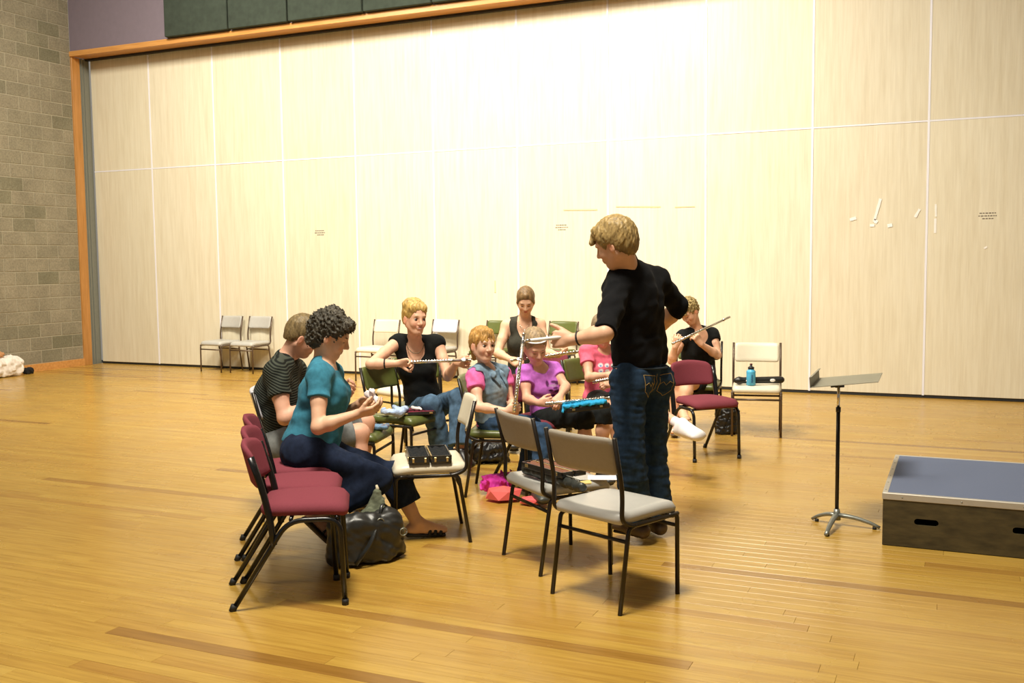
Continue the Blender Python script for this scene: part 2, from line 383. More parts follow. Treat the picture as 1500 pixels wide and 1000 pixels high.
# ------------------------------------------------------------------ floor: every near board its own object
XL = -12.87; YW = 12.25; BW = .084
floor = empty('floor', (0, 0, 0), kind='structure'); floor['label'] = 'glossy honey coloured strip timber floor'
def inview(x, y, z=0, m=30):
    d = Vector((x, y, z)) - CAM; t = d.dot(FW)
    if t < .3: return False
    u = 750 + F_PX * d.dot(RT) / t; v = 500 - F_PX * d.dot(UP) / t
    return -m < u < 1500 + m and -m < v < 1000 + m
rng = random.Random(3); boards = []; y = 2.0
while y < YW + .05:
    x = XL - 1 + rng.uniform(-1.5, 0)
    while x < 4.5:
        l = rng.choice([.9, 1.3, 1.7, 2.1, 2.6, 3.2]) * rng.uniform(.9, 1.1)
        t = min(1, max(0, rng.gauss(.60, .10))); t = t if rng.random() > .05 else rng.uniform(.0, .25)
        boards.append((x, y, l, t)); x += l
    y += BW
def board_verts(x, y, l):
    g = .0005; z0, z1, c = -.02, 0., .0006; x0, x1, y0, y1 = x + g, x + l - g, y + g, y + BW - g
    return [(x0, y0, z0), (x1, y0, z0), (x1, y1, z0), (x0, y1, z0), (x0, y0, z1 - c), (x1, y0, z1 - c), (x1, y1, z1 - c), (x0, y1, z1 - c),
            (x0 + c, y0 + c, z1), (x1 - c, y0 + c, z1), (x1 - c, y1 - c, z1), (x0 + c, y1 - c, z1)]
BF = [(0, 1, 5, 4), (1, 2, 6, 5), (2, 3, 7, 6), (3, 0, 4, 7), (4, 5, 9, 8), (5, 6, 10, 9), (6, 7, 11, 10), (7, 4, 8, 11), (8, 9, 10, 11)]
cand = [b for b in boards if any(inview(b[0] + b[2] * k / 6, b[1] + .04) for k in range(7)) and b[1] > 2.3]
cand.sort(key=lambda b: b[1]); near = set(cand[:290])
fv, ff, ft = [], [], []
for b in boards:
    vs = board_verts(*b[:3])
    if b in near:
        me = bpy.data.meshes.new('floor_board'); me.from_pydata([(p[0] - b[0], p[1] - b[1], p[2]) for p in vs], [], BF)
        o = link('floor_board', me, M['plank'], floor, (b[0], b[1], 0)); o['tone'] = b[3]
    else:
        n = len(fv); fv += vs; ff += [tuple(i + n for i in q) for q in BF]; ft += [b[3]] * 12
me = bpy.data.meshes.new('distant_floor_boards'); me.from_pydata(fv, [], ff)
at = me.attributes.new('tone', 'FLOAT', 'POINT'); at.data.foreach_set('value', ft)
o = link('distant_floor_boards', me, M['plank_far'], floor); o['kind'] = 'stuff'
box('subfloor', (XL - 2, -3, -.12), (5, YW + .6, -.021), M['black'], floor)

# ------------------------------------------------------------------ operable partition of veneer panels
wb = empty('wall_back', (0, YW, 0), kind='structure'); wb['label'] = 'tall folding partition of pale veneer panels'
ZM, ZT = 3.10, 4.90; XS = [XL + .035] + [-11.62 + 1.249 * i for i in range(0, 13)]
for i in range(len(XS) - 1):
    for z0, z1 in ((.035, ZM - .008), (ZM + .008, ZT)):
        box('panel', (XS[i] + .011, YW + rng.uniform(0, .004), z0), (XS[i + 1] - .011, YW + .06, z1), M['veneer'], wb, .003, 1, loc=(0, -YW, 0))
    if i: box('seam_strip', (XS[i] - .0115, YW - .003, .03), (XS[i] + .0115, YW + .05, ZT), M['white_trim'], wb, loc=(0, -YW, 0))
    box('rail_strip', (XS[i] + .011, YW - .0025, ZM - .0085), (XS[i + 1] - .011, YW + .05, ZM + .0085), M['white_trim'], wb, loc=(0, -YW, 0))
box('gap_shadow_seal', (XL + .03, YW + .012, .002), (XS[-1], YW + .05, .036), M['black'], wb, loc=(0, -YW, 0))  # black strip stands in for the shadow gap under the panels
box('backing_board', (XL, YW + .08, 0), (4.4, YW + .2, 5.0), M['black'], wb, loc=(0, -YW, 0))
# small marks on the panels: tape strips and faint notices
tapes = [((-4.73, 2.25), (-4.27, 2.24), .022, (.80, .62, .33)), ((-4.02, 2.27), (-3.44, 2.25), .018, (.80, .62, .33)), ((-3.26, 2.24), (-3.01, 2.24), .012, (.80, .62, .33)),
         ((-.87, 2.26), (-.93, 2.02), .032, (.86, .84, .82)), ((-.94, 2.02), (-.90, 1.99), .04, (.92, .90, .88)), ((-1.20, 2.03), (-1.13, 2.05), .035, (.86, .84, .80)),
         ((-.98, 1.96), (-.93, 1.96), .03, (.92, .90, .88)), ((-.79, 1.95), (-.74, 1.96), .04, (.94, .9, .88)), ((-.50, 2.04), (-.455, 2.13), .03, (.88, .85, .82)),
         ((-.29, 2.18), (-.285, 2.04), .022, (.85, .84, .8)), ((-.29, 2.02), (-.29, 1.86), .026, (.86, .85, .82)), ((-5.72, 1.18), (-5.72, 1.34), .02, (.80, .62, .33)), ((.21, 1.68), (.24, 1.70), .02, (.86, .85, .8))]
for (a, b, wd, c) in tapes:
    bm = bmesh.new(); A = Vector((a[0], 0, a[1])); B = Vector((b[0], 0, b[1])); d = (B - A).normalized(); nn = Vector((-d.z, 0, d.x)) * wd / 2
    n = 5; rows = []
    for i in range(n + 1):
        p = A.lerp(B, i / n); j = rng.uniform(.8, 1.1); rows.append([bm.verts.new(p + nn * j), bm.verts.new(p - nn * j), bm.verts.new(p + nn * j + Vector((0, -.003, 0))), bm.verts.new(p - nn * j + Vector((0, -.003, 0)))])
    for r0, r1 in zip(rows, rows[1:]):
        bm.faces.new((r0[2], r0[3], r1[3], r1[2])); bm.faces.new((r0[0], r0[2], r1[2], r1[0])); bm.faces.new((r0[3], r0[1], r1[1], r1[3])); bm.faces.new((r0[1], r0[0], r1[0], r1[1]))
    bm.faces.new((rows[0][0], rows[0][1], rows[0][3], rows[0][2])); bm.faces.new((rows[-1][0], rows[-1][2], rows[-1][3], rows[-1][1]))
    key = 'tape%.2f' % c[0]
    if key not in M: M[key] = simple('old_tape', c, .5, 0, .1, 30, .1)
    pobj('tape_remnant', bm, M[key], wb, (0, -.001, 0), False)
M['ink'] = simple('faded_ink', (.16, .13, .10), .8, 0, .2, 60, 0)
for cx, cz in ((-4.76, 2.05), (-8.51, 2.06), (.23, 2.06)):
    bm = bmesh.new()
    for row, wdt in enumerate((.15, .17, .09)):
        x = cx - wdt / 2
        while x < cx + wdt / 2:
            l = rng.uniform(.012, .03); add_box(bm, (x, -.0012, cz - row * .03), (x + l, .0005, cz - row * .03 + .011)); x += l + .008
    pobj('faded_notice', bm, M['ink'], wb, None, False)

# header, bulkhead, jambs
h1 = box('trim_1', (XL - .02, 11.88, 4.865), (4.4, 11.96, 4.945), M['timber'], None, .004, 1); h1['kind'] = 'structure'; h1['label'] = 'orange timber header face along the top of the partition'
h2 = box('trim_2', (XL - .02, 11.96, 4.875), (4.4, 12.17, 4.945), M['timber'], None, .004, 1); h2['kind'] = 'structure'
h3 = box('trim_3', (XL, 12.17, 4.845), (4.4, 12.235, 4.945), M['black']); h3['kind'] = 'structure'  # rail strip coloured black to stand in for its shadow
j1 = box('trim_4', (XL - .02, 11.90, 0), (XL + .022, 12.06, 4.865), M['timber_v'], None, .003, 1); j1['kind'] = 'structure'; j1['label'] = 'orange timber jamb at the left end of the partition'
j2 = box('trim_5', (XL - .02, 12.06, 0), (XL + .012, 12.14, 4.865), M['steel_trim']); j2['kind'] = 'structure'
box('channel_lip', (XL + .012, 12.09, 0), (XL + .024, 12.12, 4.865), M['steel_trim'], j2); box('channel_rib', (XL - .0, 12.14, 0), (XL + .022, 12.245, 4.865), M['steel_trim'], j2)
bk = box('wall_upper', (XL, 11.90, 4.945), (4.4, 12.6, 7.4), M['purple']); bk['kind'] = 'structure'; bk['label'] = 'mauve grey bulkhead wall above the header'
px_edges = [-10.87, -9.69, -8.655, -7.43, -6.38, -5.2, -4.1]
lab = ['dark green acoustic panel above header, leftmost, next to bare mauve wall', 'dark green acoustic panel above header, second from left', 'dark green acoustic panel above header, third from left', 'dark green acoustic panel above header, fourth from left, cut by picture top',
       'dark green acoustic panel above header, fifth from left, only its lower edge showing', 'dark green acoustic panel above header, rightmost of the row']
for i in range(5):
    t = empty('acoustic_panel', ((px_edges[i] + px_edges[i + 1]) / 2, 11.9, 4.952), 0, lab[i], 'panel', 'acoustic panels above the timber header')
    hw = (px_edges[i + 1] - px_edges[i]) / 2 - .012
    box('fabric_face', (-hw, -.10, 0), (hw, -.01, 1.15), M['acoustic'], t, .012, 2, True); box('backing_frame', (-hw + .01, -.012, .01), (hw - .01, -.0005, 1.14), M['black'], t)

# left wall of concrete blocks
wl = empty('wall_left', (XL, 0, 0), kind='structure'); wl['label'] = 'bare grey concrete block wall with pale mortar joints'
box('mortar_bed', (-.25, -1.0, 0), (-.006, 11.9, 7.4), M['mortar'], wl)
bl = bpy.data.meshes.new('concrete_block'); bm = bmesh.new(); add_box(bm, (-.05, 0, 0), (0, .388, .188), .004, 1); bm.to_mesh(bl); bm.free()
half = bpy.data.meshes.new('concrete_block'); bm = bmesh.new(); add_box(bm, (-.05, 0, 0), (0, .188, .188), .004, 1); bm.to_mesh(half); bm.free()
cut = bpy.data.meshes.new('concrete_block'); bm = bmesh.new(); add_box(bm, (-.05, 0, 0), (0, .10, .188), .004, 1); bm.to_mesh(cut); bm.free()
far = bmesh.new(); cnt = 0
for r in range(36):
    z = .12 + r * .2
    y1 = 11.895 - (.19 if r % 2 else .0); k = 0
    if r % 2: link('concrete_block', half, M['block'], wl, (rng.uniform(-.001, .001), 11.895 - .188, z)) if r < 30 else add_box(far, (-.05, 11.7, z), (0, 11.89, z + .188))
    while y1 - .39 > -1:
        y0 = y1 - .398
        if y0 > 9.75 and r < 30: link('concrete_block', bl, M['block'], wl, (rng.uniform(-.002, .002), y0 + .005, z)); cnt += 1
        else: add_box(far, (-.05, y0 + .005, z), (0, y0 + .393, z + .188))
        y1 = y0
o = pobj('distant_concrete_blocks', far, M['block'], wl, None, False); o['kind'] = 'stuff'
bb = box('baseboard_left', (XL - .01, -1, 0), (XL + .02, 11.9, .11), M['timber']); bb['kind'] = 'structure'; bb['label'] = 'orange timber baseboard under the block wall'
c_ = box('ceiling', (XL - .3, -3, 7.4), (4.6, 12.6, 7.5), M['ceil']); c_['kind'] = 'structure'
r_ = box('wall_right', (4.4, -1, 0), (4.6, 12.4, 7.4), M['plainwall']); r_['kind'] = 'structure'
# ------------------------------------------------------------------ chairs
def pad(w, d, t, nx=12, ny=10, crown=.0, dish=.0, front=0., corner=.04, wfront=None):
    """seat cushion: rounded slab, local y forward, top near z=t"""
    bm = bmesh.new(); top, bot = {}, {}
    def shape(u, v):
        ww = w if wfront is None else w + (wfront - w) * (v * .5 + .5)
        x = u * ww; y = v * d
        # round the plan corners
        cx = max(abs(x) - (ww - corner), 0); cy = max(abs(y) - (d - corner), 0)
        if cx > 0 and cy > 0:
            l = math.hypot(cx, cy)
            if l > 0:
                k = max(cx, cy) / l; x = math.copysign(ww - corner + cx * k, x); y = math.copysign(d - corner + cy * k, y)
        return x, y
    for i in range(nx + 1):
        for j in range(ny + 1):
            u = math.sin((i / nx - .5) * PI) ; v = math.sin((j / ny - .5) * PI); u = u * .6 + (i / nx * 2 - 1) * .4; v = v * .6 + (j / ny * 2 - 1) * .4
            x, y = shape(u, v); e = max(abs(u), abs(v)); edge = max(0, (e - .86) / .14)
            z = t - edge ** 2 * t * .42 + crown * (1 - u * u) * (1 - v * v) - dish * (1 - u * u) * max(0, 1 - (v + .25) ** 2) - front * max(0, v - .4) ** 2
            top[i, j] = bm.verts.new((x, y, z)); bot[i, j] = bm.verts.new((x * (1 - .02 * edge), y * (1 - .02 * edge), 0 + edge ** 2 * t * .12 - front * max(0, v - .4) ** 2))
    for i in range(nx):
        for j in range(ny):
            bm.faces.new((top[i, j], top[i + 1, j], top[i + 1, j + 1], top[i, j + 1])); bm.faces.new((bot[i, j], bot[i, j + 1], bot[i + 1, j + 1], bot[i + 1, j]))
    ring = [(i, 0) for i in range(nx)] + [(nx, j) for j in range(ny)] + [(i, ny) for i in range(nx, 0, -1)] + [(0, j) for j in range(ny, 0, -1)]
    for a, b in zip(ring, ring[1:] + ring[:1]): bm.faces.new((top[a], bot[a], bot[b], top[b]))
    return bm
def back_pad(w, z0, z1, y0, y1, th, sag, arch=0., nx=14, nz=8, corner=.03):
    """curved backrest; y0,y1: y of its front face at bottom and top; sag: how far its middle bows backwards; returns bm"""
    bm = bmesh.new(); F, B = {}, {}
    for i in range(nx + 1):
        for j in range(nz + 1):
            u = i / nx * 2 - 1; u = math.sin(u * PI / 2) * .4 + u * .6; v = j / nz; vv = (math.sin((v - .5) * PI) + 1) / 2 * .4 + v * .6
            x = u * w; z = z0 + (z1 - z0) * vv; cx = max(abs(x) - (w - corner), 0); zc = max(abs(z - (z0 + z1) / 2) - ((z1 - z0) / 2 - corner), 0)
            if cx > 0 and zc > 0:
                l = math.hypot(cx, zc); k = max(cx, zc) / l; x = math.copysign(w - corner + cx * k, x); z = (z0 + z1) / 2 + math.copysign((z1 - z0) / 2 - corner + zc * k, z - (z0 + z1) / 2)
            z += arch * (1 - u * u) * vv; y = y0 + (y1 - y0) * vv - sag * (1 - u * u)
            e = max(abs(u), abs(vv * 2 - 1)); ed = max(0, (e - .85) / .15); r = th / 2 * (1 - .55 * ed ** 2)
            F[i, j] = bm.verts.new((x, y - th / 2 + r, z)); B[i, j] = bm.verts.new((x, y - th / 2 - r, z))
    for i in range(nx):
        for j in range(nz):
            bm.faces.new((F[i, j], F[i, j + 1], F[i + 1, j + 1], F[i + 1, j])); bm.faces.new((B[i, j], B[i + 1, j], B[i + 1, j + 1], B[i, j + 1]))
    ring = [(i, 0) for i in range(nx)] + [(nx, j) for j in range(nz)] + [(i, nz) for i in range(nx, 0, -1)] + [(0, j) for j in range(nz, 0, -1)]
    for a, b in zip(ring, ring[1:] + ring[:1]): bm.faces.new((F[a], F[b], B[b], B[a]))
    return bm
def vinyl_chair(seat_m, back_m, frame_m):
    t = empty('stacking_chair'); W = .213; r = .0108
    bm = pad(.213, .212, .062, dish=.012, front=.045, corner=.035); bmesh.ops.translate(bm, verts=bm.verts, vec=(0, -.012, .402))
    pobj('seat', bm, seat_m, t)
    bm = back_pad(.200, .635, .812, -.203, -.253, .026, .030, 0); pobj('backrest', bm, back_m, t)
    for s in (-1, 1):
        x = s * W
        tube('side_frame', fillet([(x, -.268, .812), (x, -.212, .56), (x, -.218, .425), (x, -.15, .393), (x, .19, .393)], .07, 6), r, frame_m, t)
        tube('leg', fillet([(x, .12, .393), (x, .186, .393), (x, .190, .0)], .045, 6), r, frame_m, t)
        tube('leg', fillet([(x, -.12, .395), (x, -.170, .385), (x, -.232, .0)], .04, 6), r, frame_m, t)
    tube('stretcher', [(-W, -.180, .325), (W, -.180, .325)], .0095, frame_m, t, 8)
    tube('stretcher', [(-W, .188, .335), (W, .188, .335)], .0095, frame_m, t, 8)
    for y in (-.13, .12): tube('seat_bar', [(-W, y, .396), (W, y, .396)], .008, frame_m, t, 6)
    return t
def fabric_chair():
    t = empty('fabric_chair'); W = .205; r = .0125
    bm = pad(.185, .205, .052, crown=.018, front=.035, corner=.075, wfront=.215); bmesh.ops.translate(bm, verts=bm.verts, vec=(0, .0, .428))
    pobj('seat', bm, M['maroon'], t)
    bm = back_pad(.195, .560, .735, -.170, -.218, .032, .052, .028, corner=.045); pobj('backrest', bm, M['maroon'], t)
    for s in (-1, 1):
        x = s * W
        tube('side_frame', fillet([(x, -.335, .0), (x, -.075, .412), (x, .165, .412), (x, .180, .0)], .075, 8), r, M['frame_b'], t, 12)
        tube('back_upright', fillet([(x, -.232, .715), (x, -.182, .56), (x, -.150, .40), (x, -.140, .30)], .1, 4), .0105, M['frame_b'], t, 8, 1.9)
        for y in (-.337, .180): tube('foot_cap', [(x, y, .0), (x, y + (.012 if y < 0 else 0), .028)], .0165, M['black'], t, 10)
    for y in (-.06, .15): tube('seat_bar', [(-W, y, .416), (W, y, .416)], .010, M['frame_b'], t, 8)
    return t
VC = [('grey', 'vinyl_grey', 'shell_grey', 'frame'), ('cream', 'vinyl_cream', 'vinyl_cream', 'frame'), ('green', 'vinyl_green', 'vinyl_green', 'frame'),
      ('wallgrey', 'vinyl_grey', 'vinyl_grey', 'frame_lt'), ('wallcream', 'vinyl_cream', 'vinyl_cream', 'frame_lt'), ('wallgreen', 'vinyl_green', 'vinyl_green', 'frame_lt'), ('pale', 'vinyl_green', 'vinyl_pale_glare', 'frame'), ('wallpale', 'vinyl_grey', 'vinyl_pale_glare', 'frame_lt'), ('dark', 'vinyl_cream', 'vinyl_black', 'frame')]  # seated man's chair: back is green vinyl with its glare painted pale
PROTO = {}
def place(kind, x, y, rz, label, group=None):
    if kind not in PROTO:
        if kind == 'maroon': o = fabric_chair()
        else:
            a = [v for v in VC if v[0] == kind][0]; o = vinyl_chair(M[a[1]], M[a[2]], M[a[3]])
        PROTO[kind] = o
    else: o = copy_tree(PROTO[kind])
    o.location = (x, y, 0); o.rotation_euler = (0, 0, rz); tag(o, label, 'chair', group); return o
place('grey', -1.484, 4.534, -.395, 'grey vinyl stacking chair nearest the camera, empty, seen from behind', 'vinyl stacking chairs')
place('grey', -1.942, 4.94, -.689, 'grey vinyl chair seen from behind with an open flute case on its seat', 'vinyl stacking chairs')
place('cream', -2.845, 5.101, 2.16, 'cream vinyl chair with an open black case of blocks on its seat', 'vinyl stacking chairs')
place('wallcream', -1.695, 9.254, 3.32, 'cream vinyl chair facing us with a blue bottle on its seat', 'vinyl stacking chairs')
place('wallgrey', -10.15, 11.96, 3.02, 'grey chair against the partition, left one of the pair at far left', 'vinyl stacking chairs')
place('wallgrey', -9.60, 11.96, 3.10, 'grey chair against the partition, right one of the pair at far left', 'vinyl stacking chairs')
place('wallcream', -7.25, 11.69, 3.06, 'cream chair against the partition between curly haired woman and smiling woman', 'vinyl stacking chairs')
place('wallpale', -6.45, 11.89, 3.02, 'pale grey chair against the partition behind the smiling woman', 'vinyl stacking chairs')
place('wallgreen', -5.62, 11.85, 2.99, 'green chair against the partition, left of the woman in the tank top', 'vinyl stacking chairs')
place('wallgreen', -4.75, 11.92, 2.98, 'green chair against the partition, right of the woman in the tank top', 'vinyl stacking chairs')
place('dark', -4.62, 7.95, 2.75, 'charcoal backed chair behind the girl in the denim vest', 'vinyl stacking chairs')
place('green', -3.83, 6.59, -1.66, 'olive green vinyl chair with a cloth and dark red case on its seat', 'vinyl stacking chairs')
_l = onfloor(577, 621, .458); _r = onfloor(533, 645, .458); _x = (_r - _l).normalized(); _y = Vector((-_x.y, _x.x, 0)); _q = _l + _x * .212 - _y * .195
place('green', _q.x, _q.y, math.atan2(_x.y, _x.x), 'olive green chair mostly hidden behind the seated man, small blue item on seat', 'vinyl stacking chairs')
place('pale', -3.86, 5.28, -.98, 'green seated chair with glare painted pale on its back that the man in striped shirt sits on', 'vinyl stacking chairs')
place('green', -2.89, 6.29, -1.29, 'olive green chair the girl in the denim vest sits on', 'vinyl stacking chairs')
_q = P(622, 596, 8.16)
place('green', _q.x, _q.y, 3.95, 'olive green chair the smiling woman with crossed legs sits on', 'vinyl stacking chairs')
_q = P(886, 580, 7.96)
place('green', _q.x, _q.y, -1.95, 'olive green chair the girl in the pink shirt sits on', 'vinyl stacking chairs')
_q = P(1019, 575, 9.48)
place('green', _q.x, _q.y, 3.25, 'olive green chair the woman playing her flute sits on', 'vinyl stacking chairs')
place('maroon', -2.873, 3.966, -1.007, 'maroon fabric chair nearest the camera, front of the row of three', 'maroon fabric chairs')
place('maroon', -3.119, 4.268, -1.033, 'maroon fabric chair, empty middle one of the row of three', 'maroon fabric chairs')
place('maroon', -3.393, 4.621, -.955, 'maroon fabric chair that the woman in the teal shirt sits on', 'maroon fabric chairs')
place('maroon', -1.876, 8.01, 3.924, 'maroon fabric chair standing empty to the right of the teacher', 'maroon fabric chairs')
_q = P(798, 600, 7.30)
place('maroon', _q.x, _q.y, -1.85, 'maroon fabric chair under the girl in the purple shirt', 'maroon fabric chairs')
place('maroon', -3.45, 8.45, 3.45, 'maroon fabric chair under the woman in the tank top', 'maroon fabric chairs')

# ------------------------------------------------------------------ music stand
ms = empty('music_stand', (-.655, 6.20, 0), 0, 'thin metal music stand with flat tilted desk beside the platform', 'music stand')
tube('pole', [(0, 0, .05), (0, 0, .70)], .0115, M['frame'], ms, 12); tube('inner_pole', [(0, 0, .70), (0, 0, .845)], .0085, M['chrome'], ms, 10)
tube('collar', [(0, 0, .685), (0, 0, .715)], .0145, M['frame'], ms, 12); tube('hub', [(0, 0, .035), (0, 0, .10)], [.024, .017], M['cast'], ms, 12)
for q in ((1190, 762), (1210, 786), (1289, 776)):
    f = onfloor(*q) - ms.location; d = Vector((f.x, f.y, 0)); l = d.length; d.normalize()
    tube('leg', fillet([d * .0 + ZU * .065, d * l * .35 + ZU * .062, d * l * .8 + ZU * .030, d * l + ZU * .012], .2, 5), [.018] * 1 + [.017] * 16 + [.011], M['cast'], ms, 10, .7) if False else None
    pts = fillet([d * .0 + ZU * .065, d * l * .4 + ZU * .060, d * l * .8 + ZU * .034, d * l + ZU * .012], .2, 5); k = len(pts)
    lg = tube('leg', pts, [.018 - .006 * i / (k - 1) for i in range(k)], M['cast'], ms, 10, .75)
    tube('foot_pad', [d * (l - .03) + ZU * .0005, d * (l - .03) + ZU * .016], .012, M['black'], lg, 10)
Rd = (RH * math.cos(.05) + ZU * math.sin(.07)).normalized(); Dd = FH
def slab(bm, c, ax, r):
    vs = [bm.verts.new(c + ax[0] * r[0] * i + ax[1] * r[1] * j + ax[2] * r[2] * k) for i in (-1, 1) for j in (-1, 1) for k in (-1, 1)]
    for q in ((0, 1, 3, 2), (4, 6, 7, 5), (0, 4, 5, 1), (2, 3, 7, 6), (0, 2, 6, 4), (1, 5, 7, 3)): bm.faces.new([vs[i] for i in q])
Dd = (FH + RH * .42).normalized(); Nd = Rd.cross(Dd).normalized(); C0 = RH * .06 + FH * .02 + ZU * .873
bm = bmesh.new(); slab(bm, C0, (Rd, Dd, Nd), (.195, .245, .0016)); pobj('desk_plate', bm, M['desk_metal'], ms, None, False)
bm = bmesh.new(); slab(bm, C0 - Rd * .196 + Nd * .028, (Rd, Dd, Nd), (.0016, .245, .030)); slab(bm, C0 - Rd * .19 + Nd * .058, (Rd, Dd, Nd), (.006, .245, .0016)); pobj('desk_lip', bm, M['desk_metal'], ms, None, False)
bm = bmesh.new(); add_tube(bm, [C0 - Nd * .004 - Rd * .10, C0 - Nd * .016 - Rd * .03, C0 - Nd * .016 + Rd * .0, C0 - Nd * .004 + Rd * .10], .008, 8, .5); pobj('desk_bracket', bm, M['cast'], ms)
tube('tilt_clamp', [(-.02, -.0, .842), (.03, .01, .846)], .014, M['frame'], ms, 10); tube('tilt_knob', [(-.045, 0, .838), (-.02, 0, .842)], .010, M['black'], ms, 8)

# ------------------------------------------------------------------ low stage platform
pf = empty('stage_platform', (-.375, 5.86, 0), 0, 'low rostrum with blue grey carpet top and dark plywood sides', 'platform')
PW, PD, PH = 2.4, 1.17, .292
def front_panel(w, z0, z1, th, slots):
    """panel in the xz plane with rounded hand holes cut right through"""
    bm = bmesh.new(); n = 6; zc = (z0 + z1) / 2 + .015; xs = 0.
    def wall(loop):
        for a, b in zip(loop, loop[1:] + loop[:1]):
            bm.faces.new([bm.verts.new(p) for p in ((a[0], 0, a[1]), (b[0], 0, b[1]), (b[0], th, b[1]), (a[0], th, a[1]))])
    def both(poly):
        for y in (0, th): bm.faces.new([bm.verts.new((p[0], y, p[1])) for p in poly])
    for cx, hw, hh in slots:
        L_ = cx - hw - .03; R_ = cx + hw + .03; both([(xs, z0), (L_, z0), (L_, z1), (xs, z1)])
        hole = []
        for k in range(2 * n + 1): a = -PI / 2 + PI * k / (2 * n); hole.append((cx + hw - hh + hh * math.cos(a), zc + hh * math.sin(a)))
        for k in range(2 * n + 1): a = PI / 2 + PI * k / (2 * n); hole.append((cx - hw + hh + hh * math.cos(a), zc + hh * math.sin(a)))
        h = len(hole) // 2; right = hole[:h]; left = hole[h:]
        both([(R_, z0), (R_, z1)] + right[::-1]); both([(L_, z1), (L_, z0)] + left[::-1]); both([(L_, z1), left[0], right[-1], (R_, z1)]); both([(L_, z0), left[-1], right[0], (R_, z0)]); wall(hole); xs = R_
    both([(xs, z0), (w, z0), (w, z1), (xs, z1)]); wall([(0, z0), (w, z0), (w, z1), (0, z1)])
    bmesh.ops.remove_doubles(bm, verts=bm.verts, dist=1e-5); return bm
bm = front_panel(PW, .004, PH - .03, .018, [(.225, .062, .018), (.71, .062, .018), (1.2, .062, .018), (1.7, .062, .018), (2.18, .062, .018)]); pobj('front_panel', bm, M['ply'], pf, None, False)
box('side_panel', (0, .019, .004), (.018, PD - .019, PH - .03), M['ply'], pf); box('side_panel', (PW - .018, .019, .004), (PW, PD - .019, PH - .03), M['ply'], pf)
box('rear_panel', (0, PD - .018, .004), (PW, PD, PH - .03), M['ply'], pf)
box('deck', (.0, .0, PH - .029), (PW, PD, PH - .006), M['ply'], pf)
box('carpet_top', (.022, .022, PH - .006), (PW - .022, PD - .022, PH + .004), M['carpet'], pf)
for lo, hi in (((-.004, -.004, PH - .032), (PW + .004, .024, PH + .0055)), ((-.004, PD - .024, PH - .032), (PW + .004, PD + .004, PH + .0055)), ((-.004, .024, PH - .032), (.026, PD - .024, PH + .0055)), ((PW - .026, .024, PH - .032), (PW + .004, PD - .024, PH + .0055))):
    e = box('edge_strip', lo, hi, M['alu'], pf, .003, 1)
    if lo[0] < 0 and hi[0] < .1:
        for i in range(6): tube('rivet', [(.010, .08 + i * .2, PH + .005), (.010, .08 + i * .2, PH + .0075)], .004, M['cast'], e, 8)
    elif lo[1] < 0:
        for i in range(8): tube('rivet', [(.10 + i * .3, -.0035, PH - .014), (.10 + i * .3, -.0055, PH - .014)], .004, M['cast'], e, 8)
for x in (.03, PW - .03):
    tube('corner_foot', [(x, .03, .0), (x, .03, .02)], .015, M['black'], pf, 10); tube('corner_foot', [(x, PD - .03, .0), (x, PD - .03, .02)], .015, M['black'], pf, 10)
